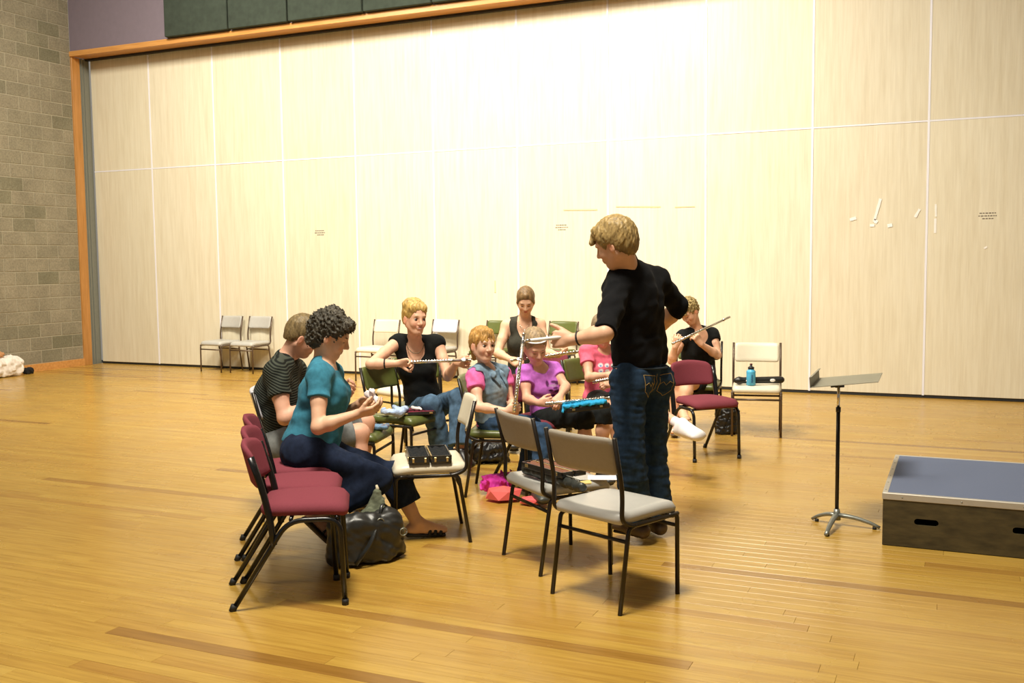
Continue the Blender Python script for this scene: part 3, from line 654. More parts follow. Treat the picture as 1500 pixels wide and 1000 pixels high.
# ------------------------------------------------------------------ people
SKIN = (.74, .43, .28)
def A3(v): return np.array(tuple(v), float)
def lerp(a, b, t): return A3(a) * (1 - t) + A3(b) * t
class Fig:
    """J: joints (world). keys: pel, chest, neck, head, sL sR eL eR wL wR hL hR kL kR aL aR tL tR (toe)"""
    def __init__(s, J, name_label, look, up, sc=1., hs=1., female=True, skin=SKIN, hands=None, bulk=1., feet=None):
        s.J = {k: A3(v) for k, v in J.items()}; J = s.J; s.sc = sc; s.hs = hs; s.fem = female; s.skin = tuple(min(.88, c_ * k_) for c_, k_ in zip(skin, (1.10, 1.14, 1.18))); s.bulk = bulk
        s.side = unit(J['sL'] - J['sR']); s.pside = unit(J['hL'] - J['hR'])
        s.F = unit(A3(look)); u = A3(up); s.U = unit(u - s.F * (u @ s.F)); s.S = np.cross(s.U, s.F)   # S: figure's left
        s.ax = (s.F, s.U, s.S); s.hands = hands or {}
        s.fwd = unit(np.cross(s.side, J['neck'] - J['pel']))      # chest front
        s.pfwd = unit(np.cross(s.pside, (0, 0, 1)))
        base = (J['pel'] + 0) * (1, 1, 0); s.o = base
        s.root = empty('person', tuple(base), 0, name_label, 'person'); s.paints = []
    def hp(s, f, u, l=0.): return s.J['head'] + s.hs * (s.F * f + s.U * u + s.S * l)
    # ---- prims shared by skin and clothes
    def torso(s, S, off=0., k=.05, cuts=(), hips=True, chestonly=False):
        J = s.J; c = s.sc; b = s.bulk; p, ch, n = J['pel'], J['chest'], J['neck']; wst = lerp(p, ch, .5)
        hw, ww, cw = (.158, .118, .138) if s.fem else (.160, .140, .158)
        def cn(a, bb, ra, rb, wa, wb, side, kk=k): S.cone(a, bb, ra + off, rb + off, kk, side, (wa + off) / (ra + off), (wb + off) / (rb + off), cuts)
        if hips: cn(p, wst, .105 * c * b, .092 * c * b, hw * c * b, ww * c * b, s.pside)
        cn(wst, ch, .092 * c * b, .105 * c * b, ww * c * b, cw * c * b, s.side)
        up = lerp(ch, n, .62); cn(ch, up, .105 * c * b, .075 * c, cw * c * b, .135 * c, s.side)
        for q in 'LR':
            sh = J['s' + q]; S.cone(lerp(up, n, .15), sh, .058 * c + off, .046 * c + off, k * .7, cuts=cuts)
            S.cone(lerp(n, sh, .12) + s.U * 0, lerp(n, sh, .85), .046 * c + off * .8, .044 * c + off * .8, k, cuts=cuts)
            S.cone(lerp(ch, sh, .1), lerp(ch, sh, .9), .078 * c + off, .046 * c + off, k * .8, cuts=cuts)
            if s.fem and c > .9:
                bs = ch + s.fwd * .072 * c + s.side * (.066 * c if q == 'L' else -.066 * c) + unit(n - p) * .02; S.ball(bs, .050 * c + off, .05)
    def arm(s, S, q, off=0., t0=0., t1=2., k=.02, cut=None):
        J = s.J; c = s.sc * (1.0 if s.fem else 1.12); sh, e, w_ = J['s' + q], J['e' + q], J['w' + q]
        cuts = []
        if t1 < 2:
            pt = lerp(sh, e, t1) if t1 <= 1 else lerp(e, w_, t1 - 1); dr = (e - sh) if t1 <= 1 else (w_ - e); cuts = [(pt, dr)]
        S.cone(sh, lerp(sh, e, .5), .050 * c + off, .043 * c + off, k, cuts=cuts if t1 <= 1 else ()); S.cone(lerp(sh, e, .5), e, .043 * c + off, .036 * c + off, k, cuts=cuts if t1 <= 1 else ())
        if t1 > 1:
            m = lerp(e, w_, .3); S.cone(e, m, .037 * c + off, .039 * c + off, k, cuts=cuts); S.cone(m, w_, .039 * c + off, .025 * c + off, k, cuts=cuts)
    def leg(s, S, q, off=0., t1=2., k=.03, flare=0., b=1., loose=0.):
        J = s.J; c = s.sc; h, kn, a = J['h' + q], J['k' + q], J['a' + q]; cuts = []
        if t1 < 2: pt = lerp(h, kn, t1) if t1 <= 1 else lerp(kn, a, t1 - 1); cuts = [(pt, (kn - h) if t1 <= 1 else (a - kn))]
        S.cone(h, kn, .088 * c * b + off, .058 * c * b + off + loose * .3, k, cuts=cuts if t1 <= 1 else ())
        if t1 > 1:
            back = unit(np.cross(np.cross(kn - h, a - kn), a - kn) + 1e-6) ; m = lerp(kn, a, .3)
            S.cone(kn, m, .056 * c * b + off + loose * .4, .055 * c * b + off + loose * .6, k, cuts=cuts); S.cone(m, a, .055 * c * b + off + loose * .6, .035 * c * b + off + loose + flare, k, cuts=cuts)
    def foot(s, S, q, off=0., k=.015, hgt=1.):
        J = s.J; c = s.sc; a, t = J['a' + q], J['t' + q]; d = unit(t - a); sd = unit(np.cross(d, (0, 0, 1)))
        axis = unit(t - a); dn = unit(np.cross(sd, axis)) ; dn = dn if dn[2] < 0 else -dn
        heel = a + dn * .045 * c - axis * .028 * c; ball = t - axis * .045 * c
        S.cone(a, a + dn * .03, .034 * c + off, .036 * c + off, k); S.cone(heel, lerp(heel, ball, .5), .031 * c + off, .030 * c + off, k, sd, 1., 1.15)
        S.cone(a + axis * .02, ball, .032 * c + off, .020 * c + off, .03, sd, 1., 1.7); S.cone(lerp(heel, ball, .5), ball + axis * .02, .028 * c + off, .017 * c + off, k, sd, 1.15, 2.1)
    def hand(s, S, q, dr, pn, curl=.6, thumb=.5, spread=0., point=None):
        """dr: towards fingertips, pn: palm side normal; thumb side follows from handedness"""
        c = s.sc * (1. if s.fem else 1.08) * 1.0; w_ = s.J['w' + q]; d = unit(A3(dr)); n = A3(pn); n = unit(n - d * (n @ d))
        th = np.cross(n, d) * (1 if q == 'L' else -1)        # thumb side
        rot = lambda v, ax, an: v * math.cos(an) + np.cross(ax, v) * math.sin(an) + ax * (ax @ v) * (1 - math.cos(an))
        rax = unit(np.cross(d, n))
        offs = [.031, .0105, -.0105, -.030]; ln = [.92, 1.03, .97, .78]; kn = []
        for i, o in enumerate(offs):
            k0 = w_ + d * (.088 - abs(o + .0) * .25) * c + th * o * c; S.cone(w_ + d * .012 * c + th * o * .45 * c, k0, .0145 * c, .0112 * c, .012); kn.append(k0)
        S.ell(w_ + d * .052 * c, (d, th, n), (.048 * c, .038 * c, .0135 * c), .012)
        S.cone(w_ - d * .0, w_ + d * .03 * c, .024 * c, .019 * c, .012)
        for i in range(4):
            p = kn[i]; dd = unit(d + th * (spread * (1.5 - i)) * .5); cu = curl if point != i else .08
            for j, L_ in enumerate((.043, .026, .021)):
                dd2 = rot(dd, rax, cu * (1., 1.15, .8)[j]); nx = p + dd2 * L_ * ln[i] * c; r0 = (.0094, .0085, .0078)[j] * c
                S.cone(p, nx, r0, r0 * .92, .003 if j == 0 else .004); p = nx; dd = dd2
        p = w_ + d * .022 * c + th * .022 * c + n * .004; dd = unit(d * .74 + th * .58 + n * (.25 + thumb * .5))
        for j, L_ in enumerate((.040, .030, .024)):
            nx = p + dd * L_ * c; S.cone(p, nx, (.0145, .0110, .0098)[j] * c, (.0115, .0098, .0085)[j] * c, .010 if j == 0 else .004); p = nx; dd = unit(dd + d * .35 + n * thumb * .45 - th * thumb * .45)
    def head(s, S, jaw=1.):
        h = s.hs; ax = s.ax; H = s.hp
        S.ell(H(-.012, .035), ax, (.097 * h, .088 * h, .074 * h), .02); S.ell(H(.022, -.022), ax, (.066 * h, .085 * h, .060 * h), .03)
        S.ell(H(.052, -.088), ax, (.030 * h, .022 * h, .026 * h * jaw), .03)
        for l in (1, -1):
            S.cone(H(-.006, -.045, l * .052), H(.050, -.092, l * .014), .020 * h * jaw, .016 * h, .03)
            S.ell(H(.060, -.030, l * .033), ax, (.024 * h, .026 * h, .022 * h), .02)
            S.ell(H(-.002, -.012, l * .076), (unit(s.F - s.S * l * .4), unit(s.U - s.F * .15), unit(s.S * l + s.F * .4)), (.018 * h, .031 * h, .008 * h), .006)
            S.ell(H(.002, -.010, l * .086), ax, (.009 * h, .019 * h, .005 * h), .005, op='sub')
        S.cone(H(.079, .024, .032), H(.079, .024, -.032), .011 * h, .011 * h, .018)
        for l in (1, -1): S.ell(H(.096, .004, l * .031), ax, (.014 * h, .009 * h, .016 * h), .012, op='sub')
        S.cone(H(.086, .012), H(.105, -.026), .008 * h, .0115 * h, .012)
        for l in (1, -1): S.ball(H(.094, -.031, l * .011), .0085 * h, .006)
        S.cone(H(.083, -.054, .016), H(.083, -.054, -.016), .0085 * h, .0085 * h, .010); S.cone(H(.082, -.064, .012), H(.082, -.064, -.012), .0085 * h, .0085 * h, .006)
        S.cone(H(.093, -.0588, .013), H(.093, -.0588, -.013), .0022 * h, .0022 * h, .004, op='sub')
        n = s.J['neck']; r = (.050 if s.fem else .054) * s.sc * (1 if s.sc > .9 else .92)
        S.cone(n - unit(n - s.J['chest']) * .03, H(-.022, -.055), r * 1.06, r, .03)
    def skin_mesh(s, h=.0045, lips=(.60, .20, .17), brow=(.22, .12, .05), lid=(.12, .06, .04), open_eyes=False, extra=(), smile=False, eyelook=None, legs=2., legq='LR'):
        S = Solid(); s.torso(S); 
        for q in 'LR': s.arm(S, q)
        for q in 'LR': s.leg(S, q)
        for q in legq: s.foot(S, q)
        S.cone(s.J['hL'], s.J['hR'], .080 * s.sc, .080 * s.sc, .04)
        s.head(S)
        for q, kw in s.hands.items(): s.hand(S, q, **kw)
        H, hh = s.hp, s.hs; ax = s.ax; P_ = []
        for l in (1, -1):
            P_.append((H(.080, -.036, l * .038), ax, (.02 * hh, .022 * hh, .022 * hh), tuple(np.array(s.skin) * (1.04, .80, .76)), .9))
            P_.append((H(.0, -.012, l * .078), ax, (.024 * hh, .036 * hh, .014 * hh), tuple(np.array(s.skin) * (1.05, .80, .74)), .7))
            P_.append((H(.088, .0255, l * .032), ax, (.016 * hh, .0058 * hh, .022 * hh), brow, .5))
            if not open_eyes: P_.append((H(.088, -.003, l * .031), ax, (.022 * hh, .0042 * hh, .017 * hh), lid, .5))
            else: P_.append((H(.090, .0095, l * .031), ax, (.02 * hh, .0035 * hh, .017 * hh), lid, .5))
        P_.append((H(.090, -.054), ax, (.016 * hh, .0065 * hh, (.026 if smile else .021) * hh), lips, .4)); P_.append((H(.090, -.064), ax, (.016 * hh, .0070 * hh, .018 * hh), lips, .4))
        if smile: P_.append((H(.092, -.0588), ax, (.016 * hh, .0042 * hh, .017 * hh), (.85, .78, .70), .3))
        s.body = solid_obj('body', S, M['skin'], s.root, s.skin, h, P_ + list(extra), s.o)
        if open_eyes:
            for l in (1, -1):
                c = A3(H(.0745, .003, l * .031)); g = unit(s.F if eyelook is None else A3(eyelook)); bm = bmesh.new(); bmesh.ops.create_uvsphere(bm, u_segments=16, v_segments=10, radius=.0128 * hh)
                bmesh.ops.translate(bm, verts=bm.verts, vec=tuple(c - s.o)); me = mesh_from('eye', bm)
                C = np.ones((len(me.vertices), 4), np.float32); cc = np.zeros(len(me.vertices) * 3); me.vertices.foreach_get('co', cc); dv = (cc.reshape(-1, 3) - (c - s.o)) / (.0128 * hh) @ g
                C[:, :3] = np.where((dv > .64)[:, None], (.05, .03, .02), (.55, .50, .46)); at = me.color_attributes.new('Col', 'FLOAT_COLOR', 'POINT'); at.data.foreach_set('color', C.ravel())
                link('eye', me, M['leather'], s.root)
    def done(s): pass
    def cl(s, name, S, mat, col, h=.0055, paints=(), label=None):
        o = solid_obj(name, S, M[mat], s.root, col, h, paints, s.o)
        if label: o['label'] = label
        return o
    def part_tube(s, name, pts, r, mat, seg=8, flat=1.):
        return tube(name, [Vector(tuple(A3(p) - s.o)) for p in pts], r, mat, s.root, seg, flat)
    def ring(s, name, c, axis, r, rt, mat):
        a = unit(A3(axis)); u = unit(np.cross(a, (.3, .2, .9))); v = np.cross(a, u); n = 24; bm = bmesh.new()
        pts = [A3(c) - s.o + r * (math.cos(2 * PI * i / n) * u + math.sin(2 * PI * i / n) * v) for i in range(n + 1)]
        add_tube(bm, [tuple(p) for p in pts], rt, 8); return pobj(name, bm, mat, s.root)
    def hair(s, col, kind, h=.0045, amp=.004, extra=None, fringe=True, vol=1., front=.052, mat='hair', nape=-.06, paints=()):
        S = Solid(); H = s.hp; hh = s.hs; ax = s.ax
        S.ell(H(-.018, .040), ax, (.107 * hh * vol, .098 * hh * vol, .086 * hh * vol), .02)
        S.ell(H(-.055, -.010), ax, (.060 * hh * vol, .075 * hh * vol, .070 * hh * vol), .03)
        # open the face and the ears
        S.ell(H(.095, -.036), ax, (.084 * hh, .104 * hh, .085 * hh), .012, op='sub')
        for l in (1, -1): S.ell(H(.014, -.045, l * .085), ax, (.036 * hh, .058 * hh, .032 * hh), .008, op='sub')
        if kind == 'short':
            S.plane(H(-.05, nape), -s.U + s.F * .25)
        if fringe == 'swept': S.cone(H(.045, .098, -.03), H(.100, .050, .030), .028 * hh, .016 * hh, .02); S.cone(H(.055, .09, .03), H(.094, .052, -.03), .028 * hh, .016 * hh, .02)
        if fringe == 'full':
            for l in (-.045, -.015, .015, .045): S.cone(H(.045, .098, l * .8), H(.092 - abs(l) * .35, .034, l), .019 * hh, .009 * hh, .015)
        if extra: extra(S, H, hh)
        s.plain_hair = S
        if kind == 'curly': S.wave(.0060 * hh, .022 * hh, 5); S.wave(.0035 * hh, .012 * hh, 9)
        else: S.wave(amp * hh * .5, .016 * hh, 3, (1, 1, .12)); S.wave(amp * hh * .5, .05 * hh, 4, (1, 1, .3))
        return s.cl('hair', S, mat, col, h, paints)

def flute(p0, p1, label, r=.0095, parent=None, keys=True, on='b', k0=.30, k1=.93):
    """p0: head end (crown), p1: foot end"""
    a, b = A3(p0), A3(p1); d = unit(b - a); Ln = np.linalg.norm(b - a); o = empty('flute', tuple((a + b) / 2), 0, label, 'flute', 'silver flutes'); c = (a + b) / 2
    q = lambda t: tuple(a + (b - a) * t - c); up = unit(np.array((0, 0, 1.)) - d * d[2]) if abs(d[2]) < .9 else unit(-A3(FH)); sd = np.cross(d, up)
    up = unit(up * .6 - A3(FH) * .8 + d * (d @ A3(FH)) * .8)
    tube('body_tube', [q(0), q(1)], r, M['chrome'], o, 14); 
    for t in (.0, .31, .34, .885): tube('ring', [q(t), tuple(np.array(q(t)) + d * .012)], r * 1.22, M['chrome'], o, 14)
    lip = Solid(); lip.ell(a + (b - a) * .115 + up * r * .6, (d, sd, up), (.022, .012, .006), 0); ob = solid_obj('lip_plate', lip, M['chrome'], o, (1, 1, 1), .0025, (), c)
    if keys:
        bm = bmesh.new()
        n = 15
        for i in range(n):
            t = k0 + (k1 - k0) * i / (n - 1); z = a + (b - a) * t + up * (r + .003); Mx = xform(tuple(z - c), tuple(z - c + up * .004)); add_lathe(bm, [(.0078, 0), (.0078, .003), (.006, .004)], 12, Mx)
        e = up * (r + .004) + sd * .012; add_tube(bm, [tuple(a + (b - a) * k0 - c + e), tuple(a + (b - a) * k1 - c + e)], .0022, 6)
        e = up * (r + .002) - sd * .011; add_tube(bm, [tuple(a + (b - a) * (k0 + .1) - c + e), tuple(a + (b - a) * (k1 - .08) - c + e)], .0020, 6)
        for i in range(9):
            t = k0 + .02 + (k1 - k0 - .04) * i / 8; z = a + (b - a) * t - c; add_tube(bm, [tuple(z + up * r + sd * .012), tuple(z + up * (r + .007) + sd * .004)], .0018, 5)
        pobj('keywork', bm, M['chrome'], o)
    return o
def shoes(f, name, col, mat='leather', q='LR', off=.006, sole=(.02, .015, .012), cutank=True, h=.0045):
    for k in q:
        S = Solid(); f.foot(S, k, off); a, t = f.J['a' + k], f.J['t' + k]; ax = unit(t - a); sd = unit(np.cross(ax, (0, 0, 1))); dn = np.cross(sd, ax); dn = dn if dn[2] < 0 else -dn
        shn = unit(f.J['k' + k] - a); S.plane(a + shn * .012, shn)
        hl = a + dn * .085 * f.sc - ax * .03; tt = t + dn * .018 * f.sc
        o = f.cl(name, S, mat, col, h)
        B = Solid(); B.cone(a + dn * .068 * f.sc - ax * .028, t + dn * .034 * f.sc - ax * .03, .014, .012, 0, sd, 2.6, 3.4)
        so = solid_obj('sole', B, M['leather'], o, sole, h, (), f.o)
DENIM = (.022, .045, .085)
# ================= teacher, standing with his back to us
T = {'head': P(901, 357, 5.50), 'neck': P(921, 394, 5.62), 'chest': P(931, 452, 5.68), 'pel': P(937, 540, 5.74), 'sL': P(905, 421, 5.54), 'sR': P(963, 412, 5.80),
     'eL': P(886, 488, 5.28), 'wL': P(840, 497, 5.36), 'eR': P(993, 449, 5.92), 'wR': P(960, 488, 6.10), 'hL': P(920, 556, 5.66), 'hR': P(956, 553, 5.84), 'kL': P(922, 665, 5.62), 'kR': P(955, 662, 5.86),
     'aL': P(933, 765, 5.70), 'aR': P(962, 760, 5.86)}
T['tL'] = A3(T['aL']) + A3(V(-.62, 0, -.5)) * .17 - A3((0, 0, .035)); T['tR'] = A3(T['aR']) + A3(V(-.35, 0, -.9)) * .17 - A3((0, 0, .035))
f = Fig(T, 'standing man in black shirt and dark jeans, back to us, holding a white stick', V(-.80, -.36, -.42), V(-.25, .93, .0), 1.08, 1.10, False, (.68, .38, .24),
        {'L': dict(dr=V(-1, .02, .0), pn=V(.0, -.15, -1), curl=1.35, thumb=.0, point=None), 'R': dict(dr=V(-.8, .3, -.4), pn=V(.2, -.9, 0), curl=.6)}, .93)
f.skin_mesh(.0042, brow=(.45, .30, .14), legq='')
S = Solid(); f.torso(S, .016, .05); J = f.J
S.cone(J['pel'] + (0, 0, .06), lerp(J['pel'], J['chest'], .3), .120, .122, .03, f.pside, 1.42, 1.32)
for q in 'LR': f.arm(S, q, .012, t1=.96 if q == 'L' else 1.12)
S.cone(J['eL'], lerp(J['sL'], J['eL'], .55), .056, .056, .02, cuts=[(J['eL'] - (J['eL'] - J['sL']) * .03, J['eL'] - J['sL'])])
S.cone(lerp(J['chest'], J['neck'], .35) - f.fwd * .01, J['pel'] + (0, 0, .10), .120, .122, .05, f.side, 1.42, 1.36)
S.plane(J['pel'] + (0, 0, .030), (0, 0, -1))
S.ball(J['sL'], .080, .04); S.ball(J['sR'], .074, .04); S.cone(lerp(J['neck'], J['sL'], .5), lerp(J['chest'], J['sL'], .8), .075, .07, .04); S.wave(.006, .16, 2, (1, 1, .3)); S.wave(.003, .07, 6); f.cl('shirt', S, 'cloth', (.0065, .0065, .0075), .005)
S = Solid(); n = J['neck']; S.cone(n + (0, 0, -.03), n + unit(J['head'] - n) * .085, .086, .073, .01); S.plane(n + (0, 0, .088) - f.fwd * .04, (0, 0, 1) + f.fwd * .75); f.cl('collar', S, 'cloth', (.0065, .0065, .0075), .004)
S = Solid(); S.cone(J['pel'] + (0, 0, .03), J['pel'] - (0, 0, .04), .118, .118, .04, f.pside, 1.34, 1.40)
for q in 'LR': S.ball(J['h' + q] - f.pfwd * .050 - (0, 0, .02), .088, .05); f.leg(S, q, .012, 1.965, .035, .030, 1., .020)
S.wave(.004, .10, 4, (.6, .6, 2)); S.wave(.0025, .05, 8, (.5, .5, 2)); S.plane(J['pel'] + (0, 0, .055), (0, 0, 1)); jn = f.cl('jeans', S, 'denim', DENIM, .005)
shoes(f, 'shoe', (.075, .045, .022), off=.010)
f.hair((.33, .225, .085), 'short', .0042, .0045, fringe='swept', vol=1.04, nape=-.088, paints=[(f.hp(-.03, -.05), f.ax, (.09, .06, .12), (.09, .06, .022), .6)])
f.ring('wristband', J['wL'] + unit(J['eL'] - J['wL']) * .03, J['wL'] - J['eL'], .034, .006, M['black'])
M['stitch'] = simple('ochre_stitching', (.40, .26, .08), .8, 0, .1, 50, 0)
bk_ = -f.pfwd
def onback(x, z, d=.128): return J['pel'] + f.pside * x + bk_ * d + A3((0, 0, z))
M['belt_denim'] = simple('dark_waistband', (.018, .03, .045), .8, 0, .2, 60, .2)
bm = bmesh.new()
for i in range(29):
    pass
pts = []
for i in range(41):
    a = 2 * PI * i / 40; pts.append(tuple(J['pel'] + (0, 0, .012) + f.pside * .172 * math.cos(a) + f.pfwd * .131 * math.sin(a) - f.o))
tube('waistband', pts, .016, M['belt_denim'], f.root, 8, .35)
from mathutils.bvhtree import BVHTree
tree = BVHTree.FromPolygons([v.co[:] for v in jn.data.vertices], [p.vertices[:] for p in jn.data.polygons])
def stick(path, r=.0018):
    out = []
    for a_, b_ in zip(path, path[1:]):
        for k in range(8):
            x, zz = a_[0] + (b_[0] - a_[0]) * k / 8, a_[1] + (b_[1] - a_[1]) * k / 8; q = f.J['pel'] + f.pside * x + bk_ * .35 + A3((0, 0, zz)) - f.o
            hit = tree.ray_cast(Vector(tuple(q)), Vector(tuple(-bk_)))[0]
            if hit: out.append(A3(hit) + bk_ * .001 + f.o)
    if len(out) > 2: f.part_tube('pocket_stitching', out, r, M['stitch'], 5)
for sx in (-1, 1):
    stick([(sx * .030, -.030), (sx * .135, -.022), (sx * .132, -.115), (sx * .080, -.150), (sx * .034, -.120), (sx * .030, -.030)])
    stick([(sx * .032, -.085), (sx * .060, -.068), (sx * .082, -.088), (sx * .105, -.066), (sx * .132, -.080)], .0014)
stick([(0, -.02), (0, -.10), (.004, -.20)], .0016)
# white stick in his hand
a, b = A3(P(771, 499, 5.30)), A3(P(829, 493, 5.36)); st = empty('white_stick', tuple((a + b) / 2), 0, 'short white rod held out by the standing teacher', 'rod'); c = (a + b) / 2
tube('rod', [tuple(a - c), tuple(lerp(a, b, .35) - c), tuple(b - c)], [.0085, .0095, .0105], simple('white_plastic', (.85, .83, .82), .4, 0, .02, 20, 0), st, 12); tube('rod_cap', [tuple(a - c - unit(b - a) * .004), tuple(a - c + unit(b - a) * .02)], .0098, M['chrome'], st, 12)

# ================= woman in teal shirt, seated, profile
T = {'head': P(484, 492, 5.66), 'neck': P(474, 532, 5.68), 'chest': P(474, 577, 5.70), 'pel': P(452, 652, 5.72), 'sR': P(468, 551, 5.52), 'sL': P(486, 548, 5.90), 'eR': P(466, 626, 5.40), 'wR': P(524, 606, 5.42),
     'eL': P(490, 616, 5.98), 'wL': P(527, 591, 5.74), 'hR': P(452, 662, 5.62), 'hL': P(460, 660, 5.82), 'kR': P(553, 702, 5.62), 'aR': P(466, 754, 5.52), 'kL': P(576, 697, 5.86), 'aL': P(613, 766, 5.80)}
T['tL'] = A3(onfloor(657, 783)) + A3((0, 0, .028)); T['tR'] = A3(P(488, 794, 5.60))
T['aL'] = A3(onfloor(611, 787)) + A3((0, 0, .088))
f = Fig(T, 'seated woman with curly dark hair, teal shirt and cropped dark jeans', V(.90, -.38, -.05), V(.25, .95, 0), .98, 1.06, True, (.66, .38, .24),
        {'R': dict(dr=V(.95, .18, -.15), pn=V(.0, .8, -.6), curl=.45, thumb=.6), 'L': dict(dr=V(.9, .35, .25), pn=V(.1, -.5, .9), curl=.8, thumb=.5)}, 1.12)
J = f.J; f.skin_mesh(.0042, brow=(.10, .06, .03), legq='LR')
S = Solid(); f.torso(S, .014, .05)
S.cone(lerp(J['pel'], J['chest'], .0), lerp(J['pel'], J['chest'], .5), .149, .125, .03, f.pside, 1.22, 1.15)
for q in 'LR': f.arm(S, q, .016, t1=.42)
S.cone(lerp(J['pel'], J['chest'], .75) + f.fwd * .04, lerp(J['pel'], J['chest'], .10) + f.fwd * .07, .105, .095, .05, f.side, 1.15, 1.35)
S.plane(lerp(J['pel'], J['chest'], .02) + f.pfwd * .05, J['pel'] - J['chest'] + A3((0, 0, -.2)))
S.ell(J['neck'] + f.fwd * .055 + (0, 0, .03), (f.fwd, f.side, (0, 0, 1)), (.085, .095, .062), .01, op='sub'); S.wave(.004, .10, 12, (.5, .5, 1.6)); f.cl('shirt', S, 'cloth', (.045, .20, .29), .0048)
S = Solid(); S.cone(J['pel'] + (0, 0, .03), J['pel'] - (0, 0, .01), .108, .122, .05, f.pside, 1.32, 1.42); S.cone(J['hL'] - f.pfwd * .03, J['hR'] - f.pfwd * .03, .125, .125, .05)
for q in 'LR': f.leg(S, q, .012, 1.60, .04, .02, 1.04, .018)
S.wave(.004, .08, 14); f.cl('cropped_jeans', S, 'denim', (.014, .022, .048), .005)
S2 = lambda S, H, hh: [S.ball(H(*q), r * hh, .02) for q, r in (((.070, .088, .0), .034), ((.062, .085, .035), .032), ((.062, .085, -.035), .032), ((-.08, .03, 0), .055), ((-.075, -.045, .03), .042), ((-.075, -.045, -.03), .042), ((-.03, .11, 0), .05))]
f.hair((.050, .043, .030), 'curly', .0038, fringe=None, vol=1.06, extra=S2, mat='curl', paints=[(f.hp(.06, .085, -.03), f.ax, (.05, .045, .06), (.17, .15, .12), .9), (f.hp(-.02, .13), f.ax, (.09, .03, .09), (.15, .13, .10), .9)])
for q in 'LR':   # black sandals with straps
    a, t = J['a' + q], J['t' + q]; ax = unit(t - a); sd = unit(np.cross(ax, (0, 0, 1))); dn = np.cross(sd, ax); dn = dn if dn[2] < 0 else -dn
    B = Solid(); B.cone(a + dn * .078 - ax * .032, t + dn * .026 - ax * .02, .016, .010, 0, sd, 2.2, 3.6)
    so = f.cl('sandal', B, 'leather', (.010, .010, .011), .004)
    for u_, w2 in ((.42, .040), (.58, .042), (.74, .043)):
        c0 = lerp(a + dn * .05, t, u_); pts = [c0 + sd * w2 * math.cos(PI * k / 10) * 1.05 - dn * (.050 - .040 * (u_ - .4)) * math.sin(PI * k / 10) + dn * .016 for k in range(11)]
        tube('strap', [tuple(p - f.o) for p in pts], .0105, M['black'], so, 6, .5)
f.paints = []
wh = Solid(); c = A3(P(548, 582, 5.58)); wh.cone(P(538, 576, 5.6), P(556, 588, 5.56), .018, .014, .01); wh.ball(P(545, 574, 5.58), .02, .015); wh.wave(.005, .03, 3)
o = solid_obj('crumpled_tissue', wh, M['paper'], None, (.82, .74, .76), .004); tag(o, 'crumpled pinkish white tissue in the teal shirted woman\'s hands', 'tissue')
f.ring('ring', P(554, 587, 5.45), (1, 0, .3), .011, .002, M['chrome'])

# ================= man in striped polo behind her
T = {'head': P(444, 493, 6.36), 'neck': P(419, 523, 6.40), 'chest': P(407, 575, 6.42), 'pel': P(412, 650, 6.42), 'sR': P(404, 546, 6.22), 'sL': P(432, 541, 6.66), 'eR': P(417, 612, 6.14), 'wR': P(473, 590, 6.22),
     'eL': P(455, 598, 6.80), 'wL': P(494, 578, 6.62), 'hR': P(412, 652, 6.32), 'hL': P(424, 648, 6.52), 'kR': P(527, 634, 6.52), 'kL': P(535, 618, 6.80), 'aR': P(519, 728, 6.50), 'aL': P(528, 712, 6.78)}
T['tR'] = A3(T['aR']) + A3(V(.9, 0, -.3)) * .17 + A3((0, 0, -.035)); T['tL'] = A3(T['aL']) + A3(V(.9, 0, -.3)) * .17 + A3((0, 0, -.035))
for q in 'LR':
    z = T['a' + q].z if hasattr(T['a' + q], 'z') else T['a' + q][2]; d = .095 - z; T['a' + q] = A3(T['a' + q]) + A3((0, 0, d)); T['t' + q] = T['t' + q] + A3((0, 0, d))
f = Fig(T, 'seated man with short brown hair, dark ribbed polo shirt and grey shorts', V(.86, -.50, -.12), V(.4, .85, 0), 1.05, 1.06, False, (.68, .36, .24),
        {'R': dict(dr=V(1, .1, -.1), pn=V(0, .3, -.9), curl=.7), 'L': dict(dr=V(.95, .2, .1), pn=V(0, .7, .6), curl=.75, thumb=.6)}, 1.0)
J = f.J; f.skin_mesh(.0048, brow=(.25, .15, .07), extra=[(f.hp(.05, -.08), f.ax, (.06, .035, .06), (.36, .21, .13), .8)])
S = Solid(); f.torso(S, .016, .05)
for q in 'LR': f.arm(S, q, .020, t1=.52)
S.ball(J['neck'] + f.fwd * .09 + (0, 0, .02), .05, .02, op='sub'); S.plane(J['pel'] - (0, 0, .06), (0, 0, -1)); S.wave(.004, .1, 17)
m, nt, b = new_mat('ribbed_dark_cloth', .85, 0, .2); v = coord(nt); wv = N(nt, 'ShaderNodeTexWave'); wv.bands_direction = 'Z'; wv.inputs['Scale'].default_value = 21; wv.inputs['Distortion'].default_value = 1.2; wv.inputs['Detail Scale'].default_value = .6
mp = N(nt, 'ShaderNodeMapping'); mp.inputs['Rotation'].default_value = (0, -.42, 0); L(nt, v, mp.inputs['Vector']); L(nt, mp.outputs[0], wv.inputs['Vector'])
L(nt, ramp(nt, wv.outputs['Fac'], [(.35, (.010, .012, .010)), (.65, (.060, .068, .052))]), b.inputs['Base Color']); bump(nt, b, wv.outputs['Fac'], .6, .004); M['ribbed'] = m
f.cl('polo_shirt', S, 'ribbed', (.03, .03, .03), .005)
S = Solid(); n = J['neck']; S.cone(n + (0, 0, -.02), n + unit(J['head'] - n) * .028, .078, .068, .01); S.plane(n + (0, 0, .026), (0, 0, 1) + f.fwd * .4); f.cl('collar', S, 'cloth', (.020, .022, .018), .0045)
S = Solid(); S.cone(J['hL'], J['hR'], .12, .12, .05); S.cone(J['pel'] + (0, 0, .06), J['pel'], .12, .125, .05, f.pside, 1.3, 1.35)
